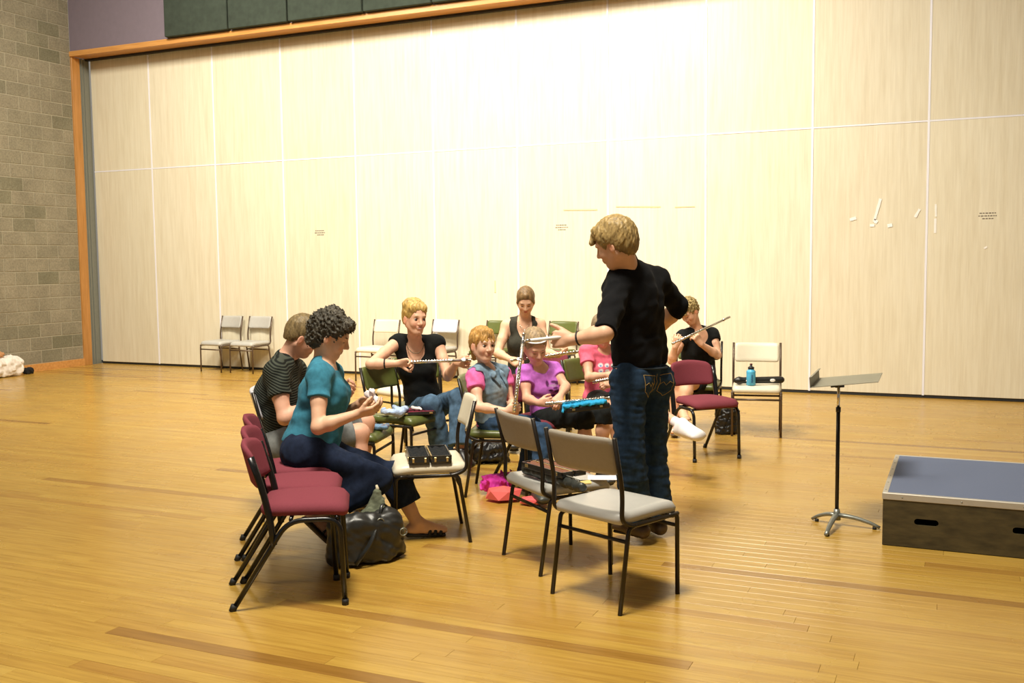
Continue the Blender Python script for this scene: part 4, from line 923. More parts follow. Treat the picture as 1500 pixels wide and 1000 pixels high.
for q in 'LR': f.leg(S, q, .016, .90, .03, 0, 1.05, .04)
f.cl('shorts', S, 'cloth', (.20, .21, .21), .0055)
f.hair((.20, .14, .062), 'short', .0045, .003, fringe=None, vol=.975, nape=-.05)
shoes(f, 'shoe', (.30, .30, .30)); f.ring('ring', J['wL'] + A3(V(.9, .1, 0)) * .09, (1, 0, .2), .012, .003, M['chrome'])

# ================= smiling woman, black top, crossed legs
T = {'head': P(608, 466, 7.50), 'neck': P(608, 500, 7.64), 'chest': P(611, 540, 7.68), 'pel': P(622, 596, 7.78), 'sR': P(582, 501, 7.62), 'sL': P(641, 501, 7.66), 'eR': P(543, 533, 7.48), 'wR': P(583, 532, 7.32),
     'eL': P(656, 551, 7.56), 'wL': P(669, 531, 7.32), 'hR': P(612, 600, 7.76), 'hL': P(636, 598, 7.84), 'kR': P(632, 592, 7.36), 'aR': P(650, 676, 7.52), 'kL': P(672, 582, 7.38), 'aL': P(674, 660, 7.28)}
T = {k: (A3(v) - A3(CAM)) * (1.02 if k == 'eR' else 1.042) + A3(CAM) for k, v in T.items()}
T['tL'] = A3(T['aL']) + A3(V(.55, -.62, .5)) * .17; T['tR'] = A3(T['aR']) + A3(V(.3, 0, .9)) * .17
d = .09 - T['aR'][2]; T['aR'] = A3(T['aR']) + A3((0, 0, d)); T['tR'] = T['tR'] + A3((0, 0, d - .035))
f = Fig(T, 'smiling woman with pinned up blonde hair and black sleeveless top, legs crossed', V(.52, -.10, .86), V(.10, .98, .1), 1.0, 1.09, True, (.76, .42, .27),
        {'R': dict(dr=V(.98, .1, .15), pn=V(.1, -.5, .7), curl=.75, thumb=.5), 'L': dict(dr=V(.6, .25, .5), pn=V(.3, -.3, -.9), curl=1.15, thumb=.4)}, .98)
J = f.J; f.skin_mesh(.0045, open_eyes=True, smile=True, brow=(.35, .20, .09), eyelook=V(.62, -.1, .8), lips=(.62, .22, .20))
S = Solid(); f.torso(S, .012, .05); [S.cone(lerp(J['neck'], J['s' + q], .8), lerp(J['s' + q], J['e' + q], .10), .052, .056, .03, cuts=[(lerp(J['s' + q], J['e' + q], .10), J['e' + q] - J['s' + q])]) for q in 'LR']
S.cone(J['pel'] + (0, 0, .02), lerp(J['pel'], J['chest'], .6), .125, .108, .03, f.pside, 1.35, 1.25)
S.ell(J['neck'] + f.fwd * .085 + (0, 0, -.035), (f.fwd, f.side, (0, 0, 1)), (.09, .074, .105), .01, op='sub'); S.plane(J['pel'] - (0, 0, .05) , (0, 0, -1)); S.wave(.003, .09, 21); f.cl('top', S, 'cloth', (.011, .012, .012), .0055)
S = Solid(); S.cone(J['hL'], J['hR'], .11, .11, .04)
for q in 'LR': f.leg(S, q, .008, 1.90, .03, .035, .98, .018)
S.wave(.003, .07, 22); f.cl('jeans', S, 'denim', (.075, .135, .215), .0055)
def up_do(S, H, hh):
    S.ball(H(-.05, .090, .02), .050 * hh, .03); S.ball(H(-.03, .112, -.015), .030 * hh, .02); S.cone(H(.050, .082, .04), H(-.04, .105, -.04), .024 * hh, .030 * hh, .03); S.cone(H(.050, .082, -.04), H(-.03, .095, -.05), .024 * hh, .028 * hh, .03)
f.hair((.52, .34, .10), 'short', .0045, .0045, fringe=None, extra=up_do, vol=.985, nape=-.05, paints=[(f.hp(.04, .06, -.04), f.ax, (.05, .03, .06), (.20, .12, .04), .8)])
shoes(f, 'shoe', (.02, .018, .018)); f.ring('wristband', J['wR'] + unit(J['eR'] - J['wR']) * .10, J['wR'] - J['eR'], .034, .0065, M['black'])
pts = [J['neck'] + f.side * .068 * math.cos(a) + f.fwd * (.045 + .062 * abs(math.sin(a)) ** 1) * (math.sin(a) > -.01) + A3((0, 0, .012 - .075 * max(0, math.sin(a)))) for a in [PI * k / 18 for k in range(19)]]
pts = [p + f.fwd * .012 for p in pts]
f.part_tube('necklace', pts, .0035, simple('brown_beads', (.20, .13, .07), .5, 0, .3, 200, .2), 8)
M['gold'] = simple('dull_gold', (.75, .60, .30), .3, .9, .1, 30, 0)
f.ring('belt_ring', J['pel'] + f.fwd * .145 + (0, 0, .09), f.fwd + (0, 0, .2), .040, .0035, M['gold'])
flute(P(690, 527, 7.55), P(597, 531, 7.57), 'silver flute held level in both hands by the smiling woman in black', .0105)

# ================= girl in denim vest
T = {'head': P(707, 505, 6.82), 'neck': P(711, 539, 6.90), 'chest': P(718, 570, 6.92), 'pel': P(720, 617, 6.96), 'sR': P(695, 551, 6.78), 'sL': P(737, 548, 7.04), 'eR': P(701, 596, 6.66), 'wR': P(742, 602, 6.60),
     'eL': P(748, 590, 6.98), 'wL': P(755, 597, 6.72), 'hR': P(720, 622, 6.90), 'hL': P(734, 618, 7.04), 'kR': P(797, 632, 6.72), 'kL': P(780, 622, 7.04), 'aR': P(787, 710, 6.62), 'aL': P(768, 700, 6.92)}
T['tR'] = A3(T['aR']) + A3(V(.35, 0, .9)) * .14; T['tL'] = A3(T['aL']) + A3(V(.5, 0, .8)) * .14
for q in 'LR': d = .085 - T['a' + q][2]; T['a' + q] = A3(T['a' + q]) + A3((0, 0, d)); T['t' + q] = T['t' + q] + A3((0, 0, d - .03))
f = Fig(T, 'girl with ginger ponytail, pale denim vest over pink shirt, holding flute upright', V(.52, -.05, .85), V(.02, 1, 0), .82, .97, True, (.74, .43, .29),
        {'R': dict(dr=V(.85, .3, .25), pn=V(.2, .1, -.9), curl=1.0, thumb=.6), 'L': dict(dr=V(.2, -.1, .9), pn=V(-.6, .1, -.4), curl=1.0, thumb=.6)}, 1.0)
J = f.J; f.skin_mesh(.0045, open_eyes=True, brow=(.40, .22, .09), eyelook=V(.70, .0, .70), legq='LR', lips=(.66, .27, .22))
S = Solid(); f.torso(S, .008, .04); PINK = (.78, .16, .42)
for q in 'LR': S.cone(J['s' + q], lerp(J['s' + q], J['e' + q], .34), .060, .062, .02, cuts=[(lerp(J['s' + q], J['e' + q], .42), J['e' + q] - J['s' + q])])
S.ell(J['neck'] + f.fwd * .06 + (0, 0, .02), (f.fwd, f.side, (0, 0, 1)), (.06, .05, .05), .01, op='sub'); S.plane(J['pel'] - (0, 0, .03), (0, 0, -1)); S.wave(.003, .06, 31); f.cl('shirt', S, 'cloth', PINK, .005)
S = Solid(); f.torso(S, .023, .04)
for q in 'LR': S.cone(lerp(J['s' + q], J['e' + q], .02), lerp(J['s' + q], J['e' + q], .8), .066, .08, .008, op='sub')
for q in 'LR': S.cone(lerp(J['neck'], J['s' + q], .55), J['s' + q], .052, .046, .02, cuts=[(J['s' + q] + (J['s' + q] - J['neck']) * .10, J['s' + q] - J['neck'])])
S.plane(lerp(J['pel'], J['chest'], .10), J['pel'] - J['chest'])
n = J['neck']; S.cone(n + f.fwd * .12 + (0, 0, .03), lerp(J['pel'], J['chest'], .5) + f.fwd * .17 + f.side * .015, .032, .010, .008, op='sub'); S.ball(n + f.fwd * .05 + (0, 0, .03), .055, .01, op='sub')
S.wave(.0015, .05, 33); f.cl('denim_vest', S, 'denim', (.20, .29, .38), .0048, [(J['chest'] + f.fwd * .09 - f.side * .04, np.eye(3), (.06, .06, .08), (.36, .42, .46), .9)])
for sx in (1, -1):
    S = Solid(); S.cone(n + f.side * sx * .052 - f.fwd * .01 + (0, 0, .03), n + f.fwd * .105 + f.side * sx * .048 + (0, 0, -.04), .020, .024, .01, unit(f.side * sx + A3((0, 0, .5))), .5, .45); S.cone(n + f.fwd * .105 + f.side * sx * .048 + (0, 0, -.04), lerp(n, J['chest'], .7) + f.fwd * .125 + f.side * sx * .035, .022, .012, .01, f.fwd, .4, .4); f.cl('collar', S, 'denim', (.22, .32, .42), .004)
for k in range(3):
    c = lerp(J['chest'], J['pel'], .1 + k * .28) + f.fwd * .108 + f.side * .036; f.part_tube('button', [c, c + f.fwd * .004], .006, M['chrome'], 10)
S = Solid(); S.cone(J['hL'], J['hR'], .085, .085, .04); S.cone(J['pel'] + (0, 0, .02), J['pel'], .09, .09, .04, f.pside, 1.3, 1.3)
for q in 'LR': f.leg(S, q, .006, 1.93, .03, .015, 1., .010)
S.wave(.003, .05, 34); f.cl('jeans', S, 'denim', (.030, .060, .115), .005)
def pony(S, H, hh):
    S.cone(H(-.10, .02), H(-.125, -.03), .024, .026, .02); S.cone(H(-.125, -.03), H(-.115, -.11), .026, .014, .02)
    for l in (1, -1): S.cone(H(.035, .06, l * .068), H(.028, -.01, l * .072), .014, .007, .01)
f.hair((.50, .27, .075), 'short', .0042, .004, fringe='full', extra=pony, vol=.975, nape=-.06, paints=[(f.hp(.09, .07, .015), f.ax, (.05, .03, .03), (.20, .10, .03), .8)])
f.ring('hair_tie', f.hp(-.10, .015), f.F, .024, .006, M['black'])
shoes(f, 'shoe', (.05, .055, .05), off=.006)
flute(P(767.5, 488, 6.62), P(753, 604, 6.52), 'silver flute held upright by the girl in the denim vest', .0105, k0=.42, k1=.97)
# ================= girl in purple shirt with headband
T = {'head': P(784, 507, 7.08), 'neck': P(787, 537, 7.16), 'chest': P(797, 566, 7.20), 'pel': P(800, 607, 7.26), 'sR': P(768, 546, 7.12), 'sL': P(810, 541, 7.24), 'eR': P(772, 584, 7.02), 'wR': P(789, 590, 6.86),
     'eL': P(829, 566, 7.14), 'wL': P(821, 579, 6.90), 'hR': P(796, 612, 7.20), 'hL': P(812, 610, 7.28), 'kR': P(856, 612, 6.96), 'kL': P(884, 604, 7.12), 'aR': P(858, 700, 6.96), 'aL': P(880, 695, 7.14)}
for q in 'LR': T['t' + q] = A3(T['a' + q]) + A3(V(.5, 0, .85)) * .14; d = .085 - T['a' + q][2]; T['a' + q] = A3(T['a' + q]) + A3((0, 0, d)); T['t' + q] = T['t' + q] + A3((0, 0, d - .03))
f = Fig(T, 'girl in purple printed shirt with white headband, looking down at her flute', V(.28, -.52, .82), V(.02, .9, .45), .82, 1.0, True, (.70, .38, .25),
        {'R': dict(dr=V(.9, .1, .3), pn=V(.2, .1, -.9), curl=.9, thumb=.5), 'L': dict(dr=V(-.25, -.45, .6), pn=V(-.2, -.5, -.6), curl=.7, thumb=.5)}, 1.0)
J = f.J; PURP = (.55, .16, .62)
f.skin_mesh(.0045, brow=(.42, .27, .14), lips=(.62, .27, .22))
S = Solid(); f.torso(S, .013, .04)
for q in 'LR': f.arm(S, q, .016, t1=.42)
S.ell(J['neck'] + f.fwd * .065 + (0, 0, .015), (f.fwd, f.side, (0, 0, 1)), (.07, .062, .055), .01, op='sub'); S.plane(J['pel'] - (0, 0, .05), (0, 0, -1)); S.wave(.004, .07, 41, (.5, .5, 1.5))
pr = []
dk = (.12, .03, .12)
for (x, z, a, b2, c_) in ((-.035, .015, .014, .03, dk), (.02, .022, .03, .012, dk), (.045, .012, .02, .02, dk), (.01, -.002, .045, .012, (.50, .30, .55)), (.03, -.022, .03, .010, dk), (-.01, -.035, .02, .01, dk), (.04, -.045, .032, .014, dk), (.02, -.075, .03, .010, dk)):
    pr.append((J['chest'] + f.fwd * .1 + f.side * (x + .0) + A3((0, 0, z + .028)), (f.fwd, f.side, (0, 0, 1)), (.05, a, b2), c_, .4))
f.cl('shirt', S, 'cloth', PURP, .0048, pr)
S = Solid(); S.cone(J['hL'], J['hR'], .085, .085, .04)
for q in 'LR': f.leg(S, q, .010, 1.16, .03, .02, 1.02, .022)
S.wave(.003, .06, 42); f.cl('cropped_trousers', S, 'cloth', (.016, .018, .018), .005)
def tail(S, H, hh): S.cone(H(-.10, -.0, -.02), H(-.09, -.075, -.045), .026, .028, .02); S.cone(H(-.09, -.075, -.045), H(-.07, -.15, -.05), .028, .014, .02)
f.hair((.36, .25, .14), 'short', .0042, .002, fringe=None, extra=tail, vol=.975, nape=-.06, paints=[(f.hp(-.09, -.08, -.04), f.ax, (.06, .08, .07), (.24, .15, .06), .7)])
n = 28; pts = []
for k in range(n):
    a = -1.25 + 2.5 * k / (n - 1); a *= 1.25; u_ = .062 + .022 * math.cos(a); k_ = math.sqrt(1 - ((u_ - .04) / .096) ** 2); pts.append(f.hp(-.018 + .107 * k_ * math.cos(a), u_, .086 * k_ * math.sin(a)))
f.part_tube('headband', pts, .010, simple('white_headband', (.86, .82, .85), .6, 0, .02, 20, .1), 8, .45)
shoes(f, 'shoe', (.05, .05, .05))
flute(P(893, 583, 6.98), P(799, 591, 6.78), 'silver flute lying across the lap of the girl in purple', .0105, k0=.10, k1=.70)
# ================= woman in tank top
T = {'head': P(770, 441, 8.80), 'neck': P(768, 469, 8.92), 'chest': P(768, 505, 8.95), 'pel': P(766, 553, 9.0), 'sR': P(742, 477, 8.92), 'sL': P(791, 475, 8.92), 'eR': P(729, 517, 8.82), 'wR': P(747, 526, 8.56),
     'eL': P(801, 517, 8.82), 'wL': P(817, 520, 8.56), 'hR': P(757, 558, 8.96), 'hL': P(777, 558, 8.96), 'kR': P(750, 577, 8.48), 'kL': P(784, 577, 8.48), 'aR': P(751, 650, 8.5), 'aL': P(784, 650, 8.5)}
for q in 'LR': T['t' + q] = A3(T['a' + q]) + A3(V(.1, 0, 1)) * .16; d = .09 - T['a' + q][2]; T['a' + q] = A3(T['a' + q]) + A3((0, 0, d)); T['t' + q] = T['t' + q] + A3((0, 0, d - .035))
f = Fig(T, 'woman with centre parted brown hair in dark tank top, looking down', V(-.02, -.50, .86), V(0, .86, .5), .98, .97, True, (.74, .43, .27),
        {'R': dict(dr=V(.75, -.35, .4), pn=V(.1, -.4, -.8), curl=.7, thumb=.5), 'L': dict(dr=V(.5, .2, .5), pn=V(-.6, .1, -.5), curl=.9, thumb=.5)}, .97)
J = f.J; f.skin_mesh(.005, brow=(.18, .10, .05))
S = Solid(); f.torso(S, .012, .05)
for q in 'LR':
    S.cone(J['s' + q] + (J['s' + q] - J['neck']) * .10 + (0, 0, .02), lerp(J['s' + q], J['e' + q], .6) + (0, 0, 0), .074, .06, .01, op='sub')
S.ell(J['neck'] + f.fwd * .07 + (0, 0, -.035), (f.fwd, f.side, (0, 0, 1)), (.12, .066, .115), .01, op='sub')
S.plane(J['pel'] - (0, 0, .04), (0, 0, -1)); S.wave(.003, .09, 51); f.cl('tank_top', S, 'cloth', (.050, .048, .036), .0055)
S = Solid(); S.cone(J['hL'], J['hR'], .11, .11, .04)
for q in 'LR': f.leg(S, q, .010, 1.9, .03, .02, 1., .015)
f.cl('trousers', S, 'cloth', (.018, .020, .020), .006)
f.hair((.20, .12, .05), 'short', .0045, .002, fringe=None, vol=.97, nape=-.06, extra=lambda S, H, hh: (S.cone(H(.055, .088, .0), H(.02, -.005, .074), .018, .010, .02), S.cone(H(.055, .088, .0), H(.02, -.005, -.074), .018, .010, .02)))
S = Solid(); S.cone(J['neck'] + f.fwd * .1 + (0, 0, -.07), J['neck'] + f.fwd * .104 + (0, 0, -.085), .007, .004, 0); f.cl('pendant', S, 'matte', (.8, .78, .7), .003)
f.part_tube('necklace', [J['neck'] + f.side * .06 + f.fwd * .03 + (0, 0, -.0), J['neck'] + f.side * .035 + f.fwd * .085 + (0, 0, -.04), J['neck'] + f.fwd * .098 + (0, 0, -.068), J['neck'] - f.side * .035 + f.fwd * .085 + (0, 0, -.04), J['neck'] - f.side * .06 + f.fwd * .03], .0018, M['chrome'], 6)
shoes(f, 'shoe', (.03, .03, .03)); flute(P(748, 528, 8.46), P(853, 514.5, 8.44), 'silver flute held across by the woman in the dark tank top', .0105)
# ================= girl in pink shirt, half hidden by the teacher
T = {'head': P(883, 484, 7.80), 'neck': P(884, 511, 7.88), 'chest': P(881, 540, 7.90), 'pel': P(879, 580, 7.96), 'sR': P(859, 516, 7.84), 'sL': P(905, 518, 7.90), 'eR': P(863, 553, 7.70), 'wR': P(890, 549, 7.52),
     'eL': P(912, 552, 7.8), 'wL': P(899, 560, 7.5), 'hR': P(874, 584, 7.92), 'hL': P(890, 585, 7.98), 'kR': P(893, 596, 7.50), 'kL': P(936, 582, 7.58), 'aR': P(912, 676, 7.56), 'aL': P(997, 622, 7.26)}
T['tL'] = A3(P(1026, 640, 7.14)); T['tR'] = A3(T['aR']) + A3(V(.4, 0, .9)) * .14; d = .085 - T['aR'][2]; T['aR'] = A3(T['aR']) + A3((0, 0, d)); T['tR'] = T['tR'] + A3((0, 0, d - .03))
T['kL'] = A3(P(937, 586, 7.60))
f = Fig(T, 'girl in pink picture shirt and white sneaker, half hidden behind the teacher', V(.30, -.35, .88), V(0, .95, .2), .85, .98, True, (.66, .36, .23),
        {'R': dict(dr=V(.9, .0, .4), pn=V(0, -.5, -.8), curl=.8, thumb=.5), 'L': dict(dr=V(-.8, -.1, .4), pn=V(0, -.5, -.8), curl=.8)}, 1.08)
J = f.J; f.skin_mesh(.005, brow=(.3, .2, .1))
S = Solid(); f.torso(S, .012, .04)
for q in 'LR': f.arm(S, q, .016, t1=.45)
S.ell(J['neck'] + f.fwd * .06 + (0, 0, .015), (f.fwd, f.side, (0, 0, 1)), (.06, .058, .05), .01, op='sub'); S.plane(J['pel'] - (0, 0, .05), (0, 0, -1)); S.wave(.003, .07, 61, (.5, .5, 1.5))
pr = []
for i, x in enumerate((-.055, -.005, .045)):
    for j, z in enumerate((.022, -.022)):
        c0 = J['chest'] + f.fwd * .1 + f.side * (x + .015) + A3((0, 0, z + .030)); pr.append((c0, (f.fwd, f.side, (0, 0, 1)), (.06, .023, .019), (.82, .80, .84), .3))
        pr.append((c0 + A3((0, 0, -.006)), (f.fwd, f.side, (0, 0, 1)), (.06, .011, .008), ((.12, .30, .62), (.10, .28, .60), (.75, .55, .10))[(i + j) % 3], .4))
f.cl('shirt', S, 'cloth', (.80, .15, .24), .0045, pr)
S = Solid(); S.cone(J['hL'], J['hR'], .095, .095, .04)
for q in 'LR': f.leg(S, q, .012, .78, .03, .02, 1.02, .03)
f.cl('shorts', S, 'cloth', (.03, .032, .03), .005)
f.hair((.26, .19, .11), 'short', .0045, .003, fringe=None, vol=.98, nape=-.05)
shoes(f, 'sneaker', (.88, .86, .88), 'matte', off=.022, sole=(.80, .78, .76))
a, t = J['aL'], J['tL']; ax = unit(t - a); sd = unit(np.cross(ax, (0, 0, 1))); dn = np.cross(sd, ax); dn = dn if dn[2] < 0 else -dn
for u_ in (.30, .42, .54):
    c0 = lerp(a, t, u_); f.part_tube('lace', [c0 + sd * w2 - dn * (.052 - .045 * u_ - abs(w2) * .25) for w2 in (-.026, 0, .026)], .0035, M['vinyl_pale_glare'], 6)
a = J['aL']; f.part_tube('sock', [lerp(a, J['kL'], .16), a, a + unit(a - J['kL']) * .02], [.036, .038, .038], simple('white_sock', (.85, .82, .85), .9, 0, .03, 60, .2), 14)
flute(P(930, 548, 7.40), P(868, 560, 7.42), 'silver flute across the lap of the girl in pink', .0105, k0=.2, k1=.9)
# ================= woman playing the flute
T = {'head': P(1009, 456, 9.30), 'neck': P(1021, 484, 9.42), 'chest': P(1023, 516, 9.44), 'pel': P(1024, 560, 9.50), 'sR': P(1000, 493, 9.34), 'sL': P(1044, 490, 9.46), 'eR': P(984, 528, 9.20), 'wR': P(989, 508, 9.10),
     'eL': P(1051, 520, 9.34), 'wL': P(1027, 504, 9.18), 'hR': P(1017, 564, 9.46), 'hL': P(1034, 564, 9.52), 'kR': P(990, 561, 9.12), 'kL': P(1008, 560, 9.08), 'aR': P(988, 625, 9.15), 'aL': P(1000, 603, 9.00)}
T['tR'] = A3(T['aR']) + A3(V(-.2, 0, 1)) * .16; T['tL'] = A3(T['aL']) + A3(V(.1, -.35, .9)) * .16; d = .085 - T['aR'][2]; T['aR'] = A3(T['aR']) + A3((0, 0, d)); T['tR'] = T['tR'] + A3((0, 0, d - .035))
f = Fig(T, 'woman with short blonde hair and black top, head bowed, playing a flute', V(-.50, -.62, .60), V(-.45, .70, .30), .98, .98, True, (.72, .40, .25),
        {'L': dict(dr=V(-.5, .75, .2), pn=V(-.3, -.2, -.9), curl=.9, thumb=.5, spread=.2), 'R': dict(dr=V(.25, .9, .2), pn=V(.3, .2, -.8), curl=.9, thumb=.5)}, 1.05)
J = f.J; f.skin_mesh(.005, brow=(.3, .2, .1))
S = Solid(); f.torso(S, .013, .05)
for q in 'LR': S.cone(J['s' + q], lerp(J['s' + q], J['e' + q], .26), .058, .062, .03, cuts=[(lerp(J['s' + q], J['e' + q], .30), J['e' + q] - J['s' + q])])
S.ell(J['neck'] + f.fwd * .08 + (0, 0, -.03), (f.fwd, f.side, (0, 0, 1)), (.09, .07, .09), .01, op='sub'); S.cone(J['pel'], J['chest'], .13, .118, .03, f.side, 1.35, 1.25); S.plane(J['pel'] - (0, 0, .07), (0, 0, -1)); S.wave(.003, .09, 71); f.cl('top', S, 'cloth', (.011, .012, .012), .0055)
S = Solid(); S.cone(J['hL'], J['hR'], .115, .115, .04)
for q in 'LR': f.leg(S, q, .012, .72, .03, .02, 1.06, .03)
f.cl('shorts', S, 'cloth', (.012, .012, .013), .0055)
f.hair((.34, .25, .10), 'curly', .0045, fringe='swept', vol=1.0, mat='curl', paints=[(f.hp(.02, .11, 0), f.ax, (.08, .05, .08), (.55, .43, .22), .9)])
for q in 'LR':
    a, t = J['a' + q], J['t' + q]; ax = unit(t - a); sd = unit(np.cross(ax, (0, 0, 1))); dn = np.cross(sd, ax); dn = dn if dn[2] < 0 else -dn
    B = Solid(); B.cone(a + dn * .078 - ax * .032, t + dn * .026 - ax * .02, .014, .010, 0, sd, 2.2, 3.4); so = f.cl('sandal', B, 'leather', (.16, .11, .07), .0045)
    for u_, w2 in ((.1, .036), (.45, .040), (.62, .042), (.78, .043)):
        c0 = lerp(a + dn * .03, t, u_); tube('strap', [tuple(c0 + sd * w2 * math.cos(PI * k / 10) - dn * .036 * math.sin(PI * k / 10) + dn * .012 - f.o) for k in range(11)], .005, M['frame_lt'], so, 6, .5)
flute(P(985, 503.5, 8.98), P(1069, 464, 9.30), 'silver flute being played by the short haired woman in black', .0105, k0=.05, k1=.55)
# ------------------------------------------------------------------ bags, cases and small things
ZSEAT = .462
def seatpt(px, py, z=ZSEAT): return A3(onfloor(px, py, z))
def bag(name, label, cat, c, ax, r, rad, col, mat, extra=None, h=.005, wave=.006, wl=.08, seed=1, paints=()):
    o = empty(name, (c[0], c[1], 0), 0, label, cat); S = Solid(); S.rbox(c, ax, r, rad, .02); 
    if extra: extra(S)
    S.wave(wave, wl, seed); S.wave(wave * .35, wl * .4, seed + 3); S.plane((c[0], c[1], .0015), (0, 0, -1))
    b = solid_obj('bag_body', S, M[mat], o, col, h, paints, (c[0], c[1], 0)); return o
def loc_tube(name, o, pts, r, mat, seg=8, flat=1.):
    return tube(name, [tuple(A3(p) - A3(o.location)) for p in pts], r, mat, o, seg, flat)
M['bag_black'] = simple('worn_black_leather', (.020, .021, .020), .30, 0, .3, 14, .3, .6, 40)
# big leather handbag
a, b = A3(onfloor(492, 836)), A3(onfloor(592, 820)); d = unit(b - a); nrm = unit(np.cross(d, (0, 0, 1))); nrm = nrm if nrm @ A3(FH) > 0 else -nrm
c = (a + b) / 2 + nrm * .075 + A3((0, 0, .125)); z = A3((0, 0, 1))
def hb(S):
    S.rbox(c + z * .075 + nrm * .0 + d * .03, (d, nrm, z), (.15, .05, .06), .03, .06); S.cone(c + d * .14 + z * .06, c + d * .17 - z * .08, .035, .05, .03); S.cone(c - d * .15 + z * .0, c - d * .17 - z * .08, .04, .05, .03)
    S.cone(c + z * .12 - d * .08, c + z * .135 + d * .12, .02, .02, .02)
hbg = bag('handbag', 'big slouchy black leather handbag on the floor beside the front maroon chair', 'bag', c, (d, nrm, z), (.19, .085, .125), .05, (.022, .022, .020), 'leather', hb, .0045, .009, .15, 4)
loc_tube('strap', hbg, fillet([c + z * .13 - nrm * .05 + d * .06, c + z * .02 - nrm * .115 + d * .0, c - z * .10 - nrm * .10 - d * .09], .05), .013, M['bag_black'], 8, .45)
loc_tube('strap', hbg, fillet([c + z * .12 - nrm * .04 + d * .07, c + z * .19 + d * .10, c + z * .13 + nrm * .02 + d * .16, c - z * .02 - nrm * .05 + d * .20], .06), .009, M['bag_black'], 8, .6)
for q in ((.06, .10), (.19, .03)):
    rr = A3(c + d * q[0] + z * q[1] - nrm * .075) - A3(hbg.location); bm = bmesh.new(); add_tube(bm, [tuple(rr + .02 * (math.cos(2 * PI * i / 16) * d + math.sin(2 * PI * i / 16) * z)) for i in range(17)], .0035, 6); pobj('strap_ring', bm, M['cast'], hbg)
# grey green rucksack behind
c = A3(onfloor(553, 811)) + z * .12
def rk(S):
    S.cone(c + z * .06, c + z * .22 + A3(RH) * .01, .085, .024, .05); S.cone(c + A3(RH) * .05 + z * .04, c + A3(RH) * .10, .05, .05, .04)
rs = bag('rucksack', 'limp grey green drawstring rucksack between the curly haired woman\'s feet', 'bag', c, (A3(RH), A3(FH), z), (.095, .060, .118), .05, (.15, .165, .11), 'cloth', rk, .005, .006, .07, 9)
loc_tube('drawstring', rs, [c + z * .22, c + z * .245 + A3(RH) * .008, c + z * .265 + A3(RH) * .002], [.007, .010, .006], simple('cream_cord', (.75, .68, .5), .8, 0, .1, 60, .2))
c2 = c - A3(RH) * .10 + A3(FH) * .0 - z * .0
S = Solid(); S.rbox(c2, (A3(RH), A3(FH), z), (.07, .06, .055), .04, .02); S.wave(.006, .06, 3); o = solid_obj('rucksack_pocket', S, M['cloth'], rs, (.012, .012, .013), .005, (), A3(rs.location))
# white plastic bag by the block wall
c = A3((-12.66, 10.25, .14))
wbg = bag('carrier_bag', 'white plastic bag on the floor at the block wall, left edge of the picture', 'bag', c, ((0, 1, 0), (1, 0, 0), z), (.26, .13, .14), .09, (.80, .74, .68), 'paper', lambda S: S.ell(c + z * .03 + A3((0, .12, 0)), np.eye(3), (.12, .15, .13), .05), .008, .014, .13, 2)
S = Solid(); S.ell(c + z * .19 - A3((0, .10, 0)), np.eye(3), (.07, .10, .045), .02); S.wave(.010, .06, 5); o = solid_obj('folded_scarf', S, M['cloth'], None, (.50, .26, .12), .008, (), (0, 0, 0)); tag(o, 'ginger brown cloth lying on top of the white plastic bag', 'cloth')
S = Solid(); q = A3((-12.66, 10.66, .05)); S.rbox(q, ((0, 1, 0), (1, 0, 0), z), (.07, .06, .045), .03); S.wave(.005, .05, 5); o = solid_obj('small_pouch', S, M['cloth'], None, (.02, .02, .02), .006); tag(o, 'small black pouch to the right of the white plastic bag', 'pouch')
# black bag under the denim girl's chair
c = A3(onfloor(713, 681)) + A3(FH) * .10 + z * .09
bag('shoulder_bag', 'crumpled black cloth bag on the floor under the denim vest girl\'s chair', 'bag', c, (A3(RH), A3(FH), z), (.14, .09, .085), .06, (.012, .012, .013), 'leather', lambda S: S.cone(c - A3(RH) * .1 + z * .02, c + A3(RH) * .12 - z * .03, .07, .06, .04), .006, .010, .07, 6)
# glossy black bag between the two right hand chairs
c = A3(onfloor(1067, 637)) + A3(FH) * .06 + z * .12
pb = bag('plastic_bag', 'glossy black plastic bag standing behind the maroon chair near the blue bottle', 'bag', c, (A3(RH), A3(FH), z), (.105, .06, .12), .04, (.010, .010, .010), 'leather', lambda S: S.cone(c + z * .08, c + z * .17, .05, .025, .04), .005, .007, .05, 7)
loc_tube('bag_handle', pb, [c + z * .13 - A3(RH) * .03, c + z * .19 - A3(RH) * .02, c + z * .20 + A3(RH) * .02, c + z * .13 + A3(RH) * .04], .006, M['bag_black'])
# pink things on the floor
c = A3(onfloor(724, 724)) + z * .075
S = Solid(); S.ell(c, np.eye(3), (.095, .07, .065), .02); S.ell(c + A3(RH) * .08 + z * .01 + A3(FH) * .05, np.eye(3), (.07, .06, .06), .03); S.plane((0, 0, .001), (0, 0, -1)); S.wave(.012, .06, 8); S.wave(.006, .03, 9)
o = solid_obj('crumpled_scarf', S, M['paper'], None, (.80, .05, .46), .0045); tag(o, 'crumpled magenta pink scarf on the floor beside the second grey chair', 'scarf')
def facet(name, label, cat, c, r, col, seed):
    bm = bmesh.new(); bmesh.ops.create_icosphere(bm, subdivisions=1, radius=1); g = random.Random(seed)
    for v in bm.verts:
        k = g.uniform(.85, 1.12); v.co = Vector((v.co.x * r[0] * k, v.co.y * r[1] * k, v.co.z * r[2] * k))
        if v.co.z < -r[2] * .75: v.co.z = -r[2] * .80
    bmesh.ops.rotate(bm, verts=bm.verts, cent=(0, 0, 0), matrix=Matrix.Rotation(.45, 3, 'Z')); lo = min(v.co.z for v in bm.verts)
    o = pobj(name, bm, simple(name + '_paper', col, .6, 0, .05, 20, .05), None, (c[0], c[1], -lo + .001), False); return tag(o, label, cat)
